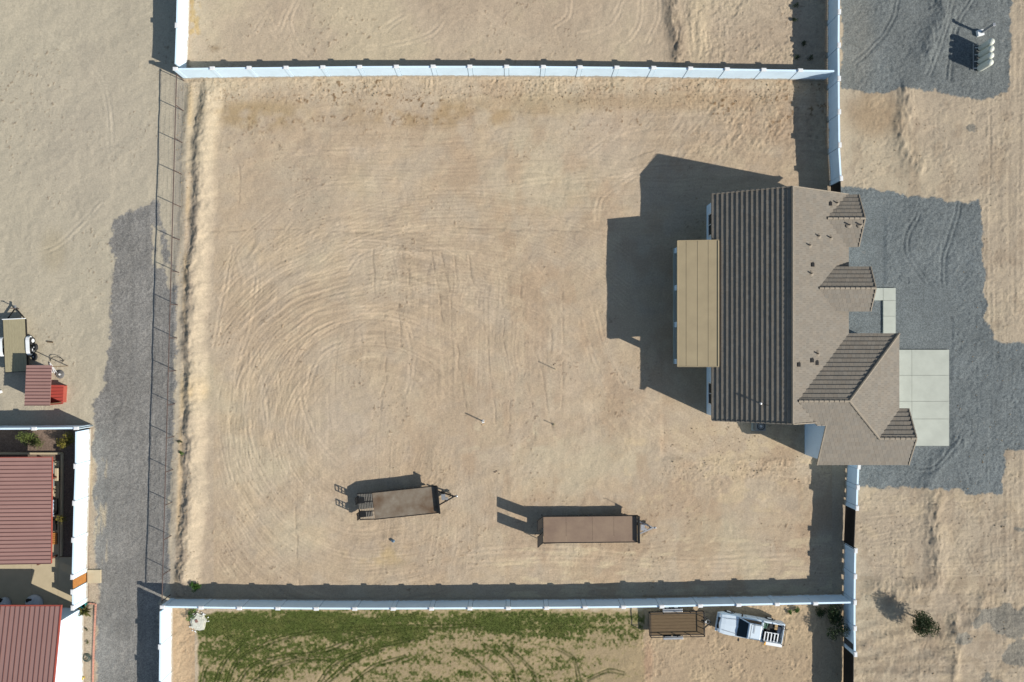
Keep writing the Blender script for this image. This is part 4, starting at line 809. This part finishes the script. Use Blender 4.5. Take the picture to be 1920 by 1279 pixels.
m = MB(); m.beam((xr_a + .05, ylo + .02, zr2(0, ylo) - .03), (xr_a + .05, yhi, zr2(0, yhi) - .03), .09, .16); m.beam((-1100 * S0, ylo + .06, zr2(0, ylo) - .05), (xr_a + .09, ylo + .06, zr2(0, ylo) - .05), .10, .12); new('roof_trim', m, M_TRIM, nh)
m = MB(); wx0, wx1 = -1095 * S0, x_r; wy0, wy1 = -486 * S0, -655 * S0
m.prism([(wx0, wy1), (wx1, wy1), (wx1, wy0), (wx0, wy0)], -.1, lambda x, y: zr2(x, y) - .06); new('wall', m, M_WALL, nh)
pc = thing('patio_cover', P(97, 857, 2.7), 'free standing faded red metal patio cover with brown posts in the neighbour yard', 'patio cover')
zr1 = lambda x, y: 2.7 + (-819 * S0 - x) * .05
xr1 = -821.5 * S0; yt1, yb1 = P(0, 858, 2.75).y, P(0, 1057, 2.75).y
metal_roof(pc, [(-1080 * S0, yb1), (xr1, yb1 + .0), (xr1 + .08, yt1), (-1080 * S0, yt1)], zr1, M_REDR, 'x', 27)
m = MB(); m.beam((xr1 + .09, yt1, 2.66), (xr1 + .01, yb1, 2.66), .04, .12); m.beam((-1080 * S0, yt1 + .03, 3.2), (xr1 + .1, yt1 + .03, 2.66), .05, .14); new('gutter', m, M_TRIM, pc)
for px, py in ((108.5, 1041), (112, 893)):
    a = P(px, py); m = MB(); m.box((a.x, a.y, 1.3), (.14, .14, 2.6)); new('post', m, mat('brown_post', (.12, .055, .035), .8), pc)
m = MB(); a, b = P(108.5, 1041), P(112, 893); m.beam((a.x, a.y, 2.5), (b.x, b.y, 2.5), .12, .18); new('beam', m, MATS['brown_post'], pc)
# patio furniture
def furn(name, px, py, sx, sy, h, mm, label, cat, back=None, hh=.42):
    r = thing(name, P(px, py), label, cat); a = r.location; m = MB(); m.box((a.x, a.y, .1 + h - .1), (sx, sy, .12)); s_ = new('cushion' if cat == 'sofa' else 'top', m, mm, r, bevel=.03)
    m = MB()
    for i in (-1, 1):
        for j in (-1, 1): m.box((a.x + i * (sx / 2 - .05), a.y + j * (sy / 2 - .05), (h - .05) / 2), (.06, .06, h - .05))
    new('frame', m, M_DARK, r)
    if back: m = MB(); m.box((a.x + back * (sx / 2 - .07), a.y, h + .22), (.14, sy, .4)); new('backrest', m, mm, r, bevel=.03)
furn('outdoor_sofa', 102.5, 876, .5, .95, .45, mat('grey_cushion', (.17, .19, .18), .9), 'grey outdoor sofa section under the patio cover edge, upper one', 'sofa', -1)
furn('outdoor_sofa', 102.5, 900, .5, .98, .45, MATS['grey_cushion'], 'grey outdoor sofa section under the patio cover edge, lower one', 'sofa', -1)
furn('side_table', 103.5, 920.5, .34, .36, .5, M_TANC, 'small tan side table by the grey outdoor sofa', 'table')
furn('bench', 112, 888, .3, 1.1, .42, M_TANC, 'narrow tan bench beside the grey outdoor sofa', 'bench')
r = thing('grill', P(106.5, 949), 'covered grill with a crumpled blue white cover beside the patio cover', 'grill'); a = r.location; m = MB(); n_ = 0
for k in range(9): 
    for j in range(4): m.box((a.x - .16 + j * .11, a.y - .62 + k * .155, .85 + random.uniform(-.06, .06)), (.13, .17, .12), random.uniform(-.5, .5))
new('cover', m, mat('blue_white_cover', (.20, .30, .42), .6, .5, 5, c2=(.5, .56, .6)), r); m = MB(); m.box((a.x, a.y, .42), (.44, 1.35, .8)); new('cabinet', m, M_DARK, r)
r = thing('storage_chest', P(104.5, 983), 'dark chest below the covered grill', 'chest'); a = r.location; m = MB(); m.box((a.x, a.y, .35), (.4, .95, .7)); new('chest_body', m, M_DARK, r, bevel=.02); m = MB(); m.box((a.x, a.y, .73), (.44, 1.0, .05)); new('lid', m, mat('dark_lid', (.05, .055, .06), .5), r, bevel=.01)
r = thing('wooden_pallet', P(103, 1009), 'tan board pallet on the patio by the brown post', 'pallet'); a = r.location
for k in range(6): m = MB(); m.box((a.x, a.y - .42 + k * .17, .18), (.62, .14, .03)); new('board', m, M_CEDAR, r)
m = MB(); [m.box((a.x + x, a.y, .12), (.05, 1.0, .1)) for x in (-.28, 0, .28)]; new('runner', m, M_DARK, r)
kb = thing('curb_edging', P(60, 847), 'low concrete curb round the stone bed of the neighbour yard', 'edging')
for a, b in (((-60, 850), (60, 850)), ((60, 850), (118, 850)), ((118, 850), (117, 950)), ((117, 950), (116, 1042))): m = MB(); m.beam(P(*a) + Vector((0, 0, .09)), P(*b) + Vector((0, 0, .09)), .16, .18); new('curb_piece', m, M_TANC, kb)
for k, (px, py, sx, sy, lb) in enumerate(((12, 1130, .9, .5, 'pale blue draped lounger near the neighbour house eave, left of the other'), (68, 1129, 1.2, .55, 'pale blue draped lounger near the neighbour house eave, nearer the wall'))):
    r = thing('patio_lounger', P(px, py), lb, 'lounger'); a = r.location; m = MB(); m.lathe((a.x, a.y, .09), [(.6 * sx, 0), (.62 * sx, .25), (.45 * sx, .5), (.2 * sx, .68), (.03, .7)], 14); new('cover', m, mat('pale_cover', (.42, .46, .50), .8, .15, 3, .03, 6), r, smooth=True)
    m = MB(); m.box((a.x - .2, a.y + .35, .45), (.5, .3, .5)); new('headrest', m, M_DARK, r, bevel=.05)

# shed with lean-to
sd = thing('shed', P(71, 725), 'small open shed with a dusky red ribbed metal roof behind the board trailer', 'shed')
q = [P(48.5, 685, 2.3), P(96.5, 685, 2.3), P(94.5, 760, 2.2), P(46.5, 760, 2.2)]
metal_roof(sd, [(q[3].x, q[3].y), (q[2].x, q[2].y), (q[1].x, q[1].y), (q[0].x, q[0].y)], lambda x, y: 2.25, M_REDR, 'x', 12)
for kk, (dx, dy) in enumerate(((.12, -.12), (-.12, -.12), (-.12, .12), (.12, .12))):
    m = MB(); m.box((q[kk].x + dx, q[kk].y + dy, 1.1), (.06, .06, 2.2)); new('post', m, M_WOODD, sd)
m = MB(); m.box((q[0].x + .08, (q[0].y + q[3].y) / 2, 1.15), (.05, 3.2, 2.0)); new('side_sheet', m, M_TRIM, sd); m = MB(); m.box(((q[2].x + q[3].x) / 2, q[3].y + .1, 1.15), (1.9, .05, 2.0)); new('back_sheet', m, M_TRIM, sd)
ln = thing('lean_to', P(107, 741), 'bright red low metal lean-to against the small open shed', 'shed'); q = [P(95.2, 722, .6), P(119.5, 722, .6), P(118, 757, .6), P(94, 759, .6)]
metal_roof(ln, [(q[3].x, q[3].y), (q[2].x, q[2].y), (q[1].x, q[1].y), (q[0].x, q[0].y)], lambda x, y: .6, M_RED, 'x', 6, rib_m=mat('dark_red_rib', (.3, .06, .045), .5))
m = MB(); m.prism([(q[0].x + .05, q[0].y - .08), (q[1].x - .08, q[1].y - .08), (q[2].x - .08, q[2].y + .08), (q[3].x + .05, q[3].y + .08)], 0, .56); new('wall', m, M_TRIM, ln)
r = thing('hose_coil', P(113.5, 702), 'grey coiled hose lying beside the red lean-to', 'hose'); a = r.location; m = MB()
for k in range(4): m.torus((a.x + random.uniform(-.02, .02), a.y, .05 + k * .05), .34 - k * .045, .03, 24, 6)
new('coil', m, mat('grey_hose', (.14, .14, .14), .7), r); m = MB(); m.lathe((a.x + .02, a.y, .02), [(.12, 0), (.12, .12), (.08, .2)], 12); new('hub', m, M_WHITEM, r)
m = MB(); pts = [P(98 + 12 * math.cos(t) + 10, 676 - 7 * math.sin(t)) + Vector((0, 0, .04 + .25 * abs(math.sin(t)))) for t in np.linspace(-.6, 3.4, 18)]; m.path(pts, .025); tag(new('loop_of_pipe', m, M_DARK), 'black hoop of pipe standing by the shed corner', 'pipe')
m = MB(); 
for k in range(3): a = P(98 + k * 3, 690 + k); m.box((a.x, a.y, .15), (.06, .9, .05), .2 + k * .2)
tag(new('boards', m, M_WHITEM), 'white boards leaning beside the shed', 'boards')
m = MB(); a = P(2, 735); m.box((a.x, a.y, .12), (.3, .22, .2), .4); tag(new('white_box', m, M_WHITEM, bevel=.02), 'small white box on the ground at the left edge below the trailer', 'box')
m = MB(); a, b = P(89, 641), P(100, 642); m.beam(a + Vector((0, 0, .05)), b + Vector((0, 0, .05)), .1, .08); tag(new('timber', m, M_WOODD), 'short timber on bare ground beside the spare wheels', 'timber')

# ------------------------------------------------------------------ pressure tanks and pedestal
M_TANK = mat('cream_tank', (.55, .57, .50), .4, .05, 2)
gz_ = .0
for k, (px, py) in enumerate(((1836.5, 92), (1836, 105), (1835.5, 117.5), (1834.5, 130))):
    lab = ['nearest the grey pedestal', 'second from the grey pedestal', 'third from the grey pedestal', 'farthest from the grey pedestal'][k]
    b = P(px, py); r = thing('pressure_tank', b, 'cream upright water tank with domed top, ' + lab, 'tank', 'row of water tanks'); z0_ = .06
    m = MB(); m.lathe((0, 0, z0_ + .08), [(.22, 0), (.28, .06), (.288, .2), (.288, 1.24), (.27, 1.37), (.20, 1.47), (.09, 1.515), (.01, 1.525)], 24); new('tank_body', m, M_TANK, r, world=False, smooth=True)
    m = MB(); m.lathe((0, 0, z0_ - .12), [(.2, 0), (.2, .2)], 20); new('foot_ring', m, M_DARK, r, world=False); m = MB(); m.tube((-.2, 0, .25), (-.55, 0, .25), .03, 8); m.tube((0, 0, 1.56), (0, 0, 1.62), .02, 6); new('inlet_pipe', m, M_WHITEM, r, world=False)
m = MB(); a, b = P(1822, 84), P(1822, 134); m.tube((a.x, a.y, .2), (b.x, b.y, .2), .03, 8); m.tube((a.x, a.y - .2, .2), (a.x, a.y - .2, .8), .03, 8); c_ = P(1832, 90.5); m.tube((a.x, a.y - .3, .55), (c_.x, c_.y, .55), .02, 6); tag(new('manifold_pipe', m, M_STEEL), 'steel pipe run linking the row of water tanks', 'pipe')
r = thing('meter_pedestal', P(1838, 63), 'grey utility meter post beside the row of water tanks', 'pedestal'); a = r.location; m = MB(); m.box((a.x, a.y, .8), (.16, .2, 1.62)); new('post', m, M_STEEL, r); m = MB(); m.box((a.x + .02, a.y, 1.62), (.24, .28, .2)); new('meter_head', m, M_STEEL, r, bevel=.02); m = MB(); m.box((a.x - .12, a.y - .02, .15), (.55, .5, .25), .2); new('base_box', m, M_WHITEM, r, bevel=.02)
# ------------------------------------------------------------------ stakes and bits on the lot
for px, py, h, rr_, mm, lb in ((906, 790, 1.05, .05, M_WHITEM, 'white pipe stub standing near the middle of the lot'), (1040.5, 692, .95, .03, M_WOODO, 'thin stake standing beside a small dark hole in the lot'), (1038, 796, .6, .03, M_WOODO, 'short thin stake below the other thin stake on the lot')):
    a = P(px, py); m = MB(); m.tube((a.x, a.y, -.1), (a.x, a.y, h), rr_, 8); m.torus((a.x, a.y, .02), rr_ * 2.2, .03, 10, 5); tag(new('stake', m, mm), lb, 'stake')
def clods(name, px, py, rad, n, lo_, hi_, mm, label, cat, seed, flatn=.6):
    rg = random.Random(seed); r = thing(name, P(px, py), label, cat); a = r.location; base = None
    for k in range(n):
        m = MB(); s_ = rg.uniform(lo_, hi_); x = rg.gauss(0, rad * .5); y = rg.gauss(0, rad * .5); nn = 6
        pr = [(s_ * rg.uniform(.5, .8), -s_ * .2), (s_ * rg.uniform(.85, 1.1), s_ * .15), (s_ * rg.uniform(.5, .8), s_ * flatn)]; m.lathe((x, y, .0), pr, nn); i0 = len(m.v)
        m.v = [(u + rg.uniform(-.18, .18) * s_, v + rg.uniform(-.18, .18) * s_, w + rg.uniform(-.1, .1) * s_) for u, v, w in m.v]; new('stone', m, mm, r, world=False)
    return r
m = MB(); a = P(738, 1014); m.lathe((a.x, a.y, 0), [(.14, 0), (.12, .2), (.05, .25)], 8); m.box((a.x - .08, a.y + .05, .1), (.2, .15, .18), .5); tag(new('litter', m, mat('blue_litter', (.12, .18, .24), .6, .6, 8)), 'small blue grey bucket lying below the slatted tail trailer', 'bucket')
clods('clod_pile', 1040, 684, .12, 3, .05, .1, M_BARK, 'dark clods beside the thin stake', 'clods', 3); clods('clod_pile', 905, 793, .25, 7, .04, .09, mat('pale_clod', A(206, 178, 140)), 'pale clods round the white pipe stub', 'clods', 4)
clods('clod_pile', 930, 886, .2, 4, .04, .07, M_BARK, 'dark clods between the trailer and the white pipe stub', 'clods', 9)
# loose stones: stuff
rg = random.Random(12); m = MB()
for k in range(2600):
    z = rg.random()
    if z < .35: px, py = rg.uniform(355, 1545), rg.gauss(172, 14)
    elif z < .6: px, py = rg.uniform(1605, 1915), rg.uniform(200, 1279)
    elif z < .72: px, py = rg.uniform(1215, 1575), rg.uniform(1140, 1279)
    elif z < .82: px, py = rg.gauss(346, 9), rg.uniform(160, 1085)
    elif z < .9: px, py = rg.uniform(1240, 1500), rg.uniform(800, 900)
    else: px, py = rg.uniform(410, 1500), rg.uniform(180, 1080)
    if 1560 < px < 1790 and 350 < py < 920: continue
    if 1205 < px < 1325 and py > 1140: continue
    if 1335 < px < 1470 and py > 1140 and py < 1215: continue
    if py < 150: continue
    s_ = rg.uniform(.02, .06) * (1.6 if rg.random() < .08 else 1); a = P(px, py); zz = gz(px, py); m.box((a.x, a.y, zz + s_ * .3), (s_ * rg.uniform(1, 2), s_ * rg.uniform(.8, 1.5), s_), rg.uniform(0, 3), .6)
o = new('loose_stones', m, mat('stone_bits', A(170, 150, 122), .95, .45, 2), kind='stuff'); tag(o, 'small stones and clods scattered over bare soil', 'stones')
r = thing('concrete_washout', P(373, 1166), 'hardened pale concrete blob with stones by the grass corner', 'concrete'); a = r.location; rg = random.Random(8); pts = []
for k in range(22): t = k / 22 * 6.283; q = .68 * (1 + rg.uniform(-.12, .12)); pts.append((a.x + q * math.cos(t) * 1.0, a.y + q * 1.12 * math.sin(t)))
m = MB(); m.prism(pts, -.1, .14); m.prism([(a.x + (x - a.x) * .8, a.y + (y - a.y) * .8) for x, y in pts], .1, .2); new('slump', m, mat('rough_concrete', A(206, 204, 190), .95, .2, 4, .04, 9), r)
for k in range(26): t = rg.uniform(0, 6.283); q = rg.uniform(.6, .95); m = MB(); s_ = rg.uniform(.05, .1); m.box((a.x + q * math.cos(t), a.y + q * math.sin(t), .06), (s_, s_ * 1.3, s_), t, .7); new('stone', m, M_CAP, r)
m = MB(); m.box((a.x - .12, a.y + .15, .22), (.2, .26, .06), .4); new('rust_lump', m, mat('rust_lump', (.2, .11, .09), .9), r)

# ------------------------------------------------------------------ plants
def leaf_mesh(name, n, rx, ry, rz_, ls, seed, lobes=5, flat=.0):
    rg = np.random.RandomState(seed); cen = rg.randn(lobes, 3) * np.array([.42, .42, .3]); v = []; f = []
    k = 0
    while k < n:
        c = cen[rg.randint(lobes)]; d = rg.randn(3); d /= np.linalg.norm(d); r_ = .62 * rg.rand() ** .4; p = c + d * r_
        if p[2] < -.75: continue
        p = p * np.array([rx, ry, rz_]) + np.array([0, 0, rz_ * .9]); a = rg.randn(3); a /= np.linalg.norm(a); b = np.cross(a, rg.randn(3)); b /= np.linalg.norm(b); s_ = ls * rg.uniform(.6, 1.4); i = len(v)
        v += [tuple(p - a * s_), tuple(p + b * s_ * .4), tuple(p + a * s_), tuple(p - b * s_ * .4)]; f.append((i, i+1, i+2, i+3)); k += 1
    m = MB(); m.v = v; m.f = f; return m
def shrub(name, px, py, h, r_, n, ls, mm, label, cat='shrub', seed=1, hz=None, trunk=.04, lobes=6):
    b = P(px, py); b.z = max(0, gz(px, py)) if 0 < px < 1920 else 0; root = thing(name, b, label, cat)
    m = leaf_mesh('c', n, r_, r_, h / 2, ls, seed, lobes); m.v = [(x, y, z + (hz or 0)) for x, y, z in m.v]; new('crown', m, mm, root, world=False)
    m = MB(); rg = random.Random(seed); m.tube((0, 0, -.1), (0, 0, (hz or 0) + h * .5), trunk, 7, trunk * .5)
    for k in range(5): t = rg.uniform(0, 6.28); m.tube((0, 0, (hz or 0) + h * .15), (r_ * .7 * math.cos(t), r_ * .7 * math.sin(t), (hz or 0) + h * rg.uniform(.4, .75)), trunk * .5, 5, .006)
    new('trunk', m, M_BARK, root, world=False); return root
G1 = mat('leaf_green', (.075, .095, .02), .7, .4, 2.0); G2 = mat('leaf_dark', (.03, .05, .014), .7, .4, 2.0); G3 = mat('leaf_yellow', (.14, .12, .02), .7, .4, 2.5); G4 = mat('leaf_fresh', (.05, .12, .015), .7, .4, 2.0)
shrub('shrub', 70, 818, 1.7, .75, 1500, .07, G1, 'olive green shrub in the neighbour stone bed below the shed shadow', seed=2, hz=.1)
shrub('shrub', 134, 824, 1.5, .62, 1100, .07, G3, 'yellowish shrub in the corner of the neighbour yard wall', seed=3, hz=.1)
shrub('sapling', 127, 969, .9, .42, 220, .07, G3, 'thin young yellow green plant beside the covered grill', 'plant', seed=4, hz=.5, trunk=.02)
shrub('shrub', 1717.5, 1157.7, 1.9, 1.12, 3400, .075, G2, 'round dark green shrub alone on the dirt at lower right', seed=5, hz=.35, trunk=.07)
shrub('shrub', 1560, 1158, 1.6, .95, 2000, .08, G2, 'dark shrub in the wall shade right of the pickup', seed=6, trunk=.05); shrub('shrub', 1536, 1143, .6, .5, 500, .06, G2, 'low sprawling weed left of the dark shaded shrub', seed=16, trunk=.02)
shrub('weed', 369, 1095.5, .6, .42, 700, .06, G4, 'fresh green weed at the left end of the long wall shadow', 'weed', seed=7, trunk=.02); shrub('weed', 361, 1150, .4, .38, 400, .06, G4, 'low green weed beside the concrete blob', 'weed', seed=8, trunk=.02)
shrub('weed', 1493, 1143.5, .45, .28, 350, .05, G4, 'larger of the two green weeds right of the pickup cab', 'weed', seed=9, trunk=.015); shrub('weed', 1480, 1147, .3, .22, 200, .05, G4, 'smaller of the two green weeds right of the pickup cab', 'weed', seed=10, trunk=.015)
shrub('weed', 339, 828, .3, .16, 110, .045, G2, 'small weed on the pipe fence bank, upper one', 'weed', seed=11, trunk=.01); shrub('weed', 340, 849, .3, .18, 140, .045, G4, 'small weed on the pipe fence bank, lower one', 'weed', seed=12, trunk=.01)
for k, (px, py) in enumerate(((1492, 10), (1488, 38), (1506, 82), (1493, 108), (1518, 110))): shrub('dry_tuft', px, py, .3, .26, 150, .05, G2, ['tuft at the top edge in the upper wall shadow', 'tuft below the topmost one in the upper wall shadow', 'tuft nearest the slotted wall in the upper shadow', 'largest tuft by the corner of the upper wall shadow', 'tuft right of the largest one in the upper wall shadow'][k], 'weed', seed=20 + k, trunk=.01)
# agave-like plant, pot, hose
b = P(164, 1142); ag = thing('yucca_plant', b, 'spiky yellow green yucca against the white house wall', 'plant'); rg = random.Random(4); Gy = mat('leaf_yucca', (.17, .17, .05), .7, .3, 3)
for k in range(70):
    t = rg.uniform(0, 6.283); el = rg.uniform(.1, 1.3); L = rg.uniform(.5, .95); d = Vector((math.cos(t) * math.cos(el), math.sin(t) * math.cos(el), math.sin(el))); s_ = Vector((-math.sin(t), math.cos(t), 0)) * .035; o_ = Vector((0, 0, .35)); mid_ = o_ + d * L * .6; tip = o_ + d * L + Vector((0, 0, -.22 * L))
    m = MB(); m.quad(o_ - s_, o_ + s_, mid_ + s_ * .9, tip, mid_ - s_ * .9); new('leaf', m, Gy, ag, world=False)
m = MB(); m.tube((0, 0, -.1), (0, 0, .5), .09, 8); new('trunk', m, M_BARK, ag, world=False)
pot = thing('plant_pot', P(160.5, 1131.5), 'turquoise pot beside the yucca', 'pot'); m = MB(); m.lathe((0, 0, .0), [(.16, 0), (.24, .35), (.26, .42), (.21, .42), (.19, .34)], 18); new('pot_body', m, mat('turquoise_glaze', (.01, .22, .20), .3), pot, world=False); m = MB(); m.lathe((0, 0, .3), [(.2, 0), (.2, .04)], 14); new('pot_soil', m, M_BARK, pot, world=False)
hs = thing('garden_hose', P(163, 1232.5), 'dark green garden hose coil in the gravel strip by the white house', 'hose'); m = MB()
for k in range(5): m.torus((rg.uniform(-.02, .02), rg.uniform(-.02, .02), .03 + k * .035), .36 - k * .035, .018, 26, 5)
new('coil', m, mat('green_hose', (.02, .05, .045), .5), hs, world=False); m = MB(); m.path([(-.3, -.2, .1), (-.42, -.4, .6), (-.48, -.5, .9), (-.4, -.45, .95), (-.3, -.3, .3)], .015); new('hose_end', m, MATS['green_hose'], hs, world=False)
yb = thing('yellow_bucket', P(157, 1270), 'small yellow bucket at the foot of the white house wall', 'bucket'); m = MB(); m.lathe((0, 0, 0), [(.11, 0), (.15, .26), (.16, .28)], 14); new('bucket_body', m, mat('yellow_plastic', (.5, .36, .02), .5), yb, world=False); m = MB(); m.torus((0, 0, .28), .15, .012, 16, 5); new('rim', m, M_WHITEM, yb, world=False)
shrub('weed', 164, 1180, .25, .14, 90, .04, G2, 'small dry weed in the strip below the yucca', 'weed', seed=30, trunk=.01); shrub('weed', 166, 1203, .22, .14, 90, .04, G1, 'small dry weed above the green hose coil', 'weed', seed=31, trunk=.01)
eb = thing('brick_edging', P(180, 1132), 'pink brick edging line beside the gravel road by the white house', 'edging'); M_BRK = mat('pink_brick', A(196, 142, 122), .85, .2, 5); k = 0
for a, b in (((166, 1131), (180, 1132)), ((180, 1132), (176.5, 1210)), ((176.5, 1210), (173, 1330))):
    pa, pb = P(*a), P(*b); n = int((pb - pa).length / .22)
    for j in range(n): o_ = pa + (pb - pa) * (j + .5) / n; m = MB(); m.box((o_.x, o_.y, .05), (.205, .10, .13), math.atan2((pb - pa).y, (pb - pa).x) + rg.uniform(-.04, .04)); new('brick', m, M_BRK, eb)
m = MB(); a, b = P(1571, 1188), P(1598, 1212)
gp = thing('gate_motor_box', P(1584, 1197), 'dark slatted box fixed on the white wall above the lower black gate', 'box'); a = gp.location; m = MB(); m.box((a.x - .12, a.y, 1.0), (.12, .5, 1.5)); new('box_body', m, M_DARK, gp, bevel=.01); m = MB(); m.box((a.x - .19, a.y, 1.0), (.03, .36, 1.2)); new('cover', m, mat('grey_cover', (.06, .065, .07), .6), gp)
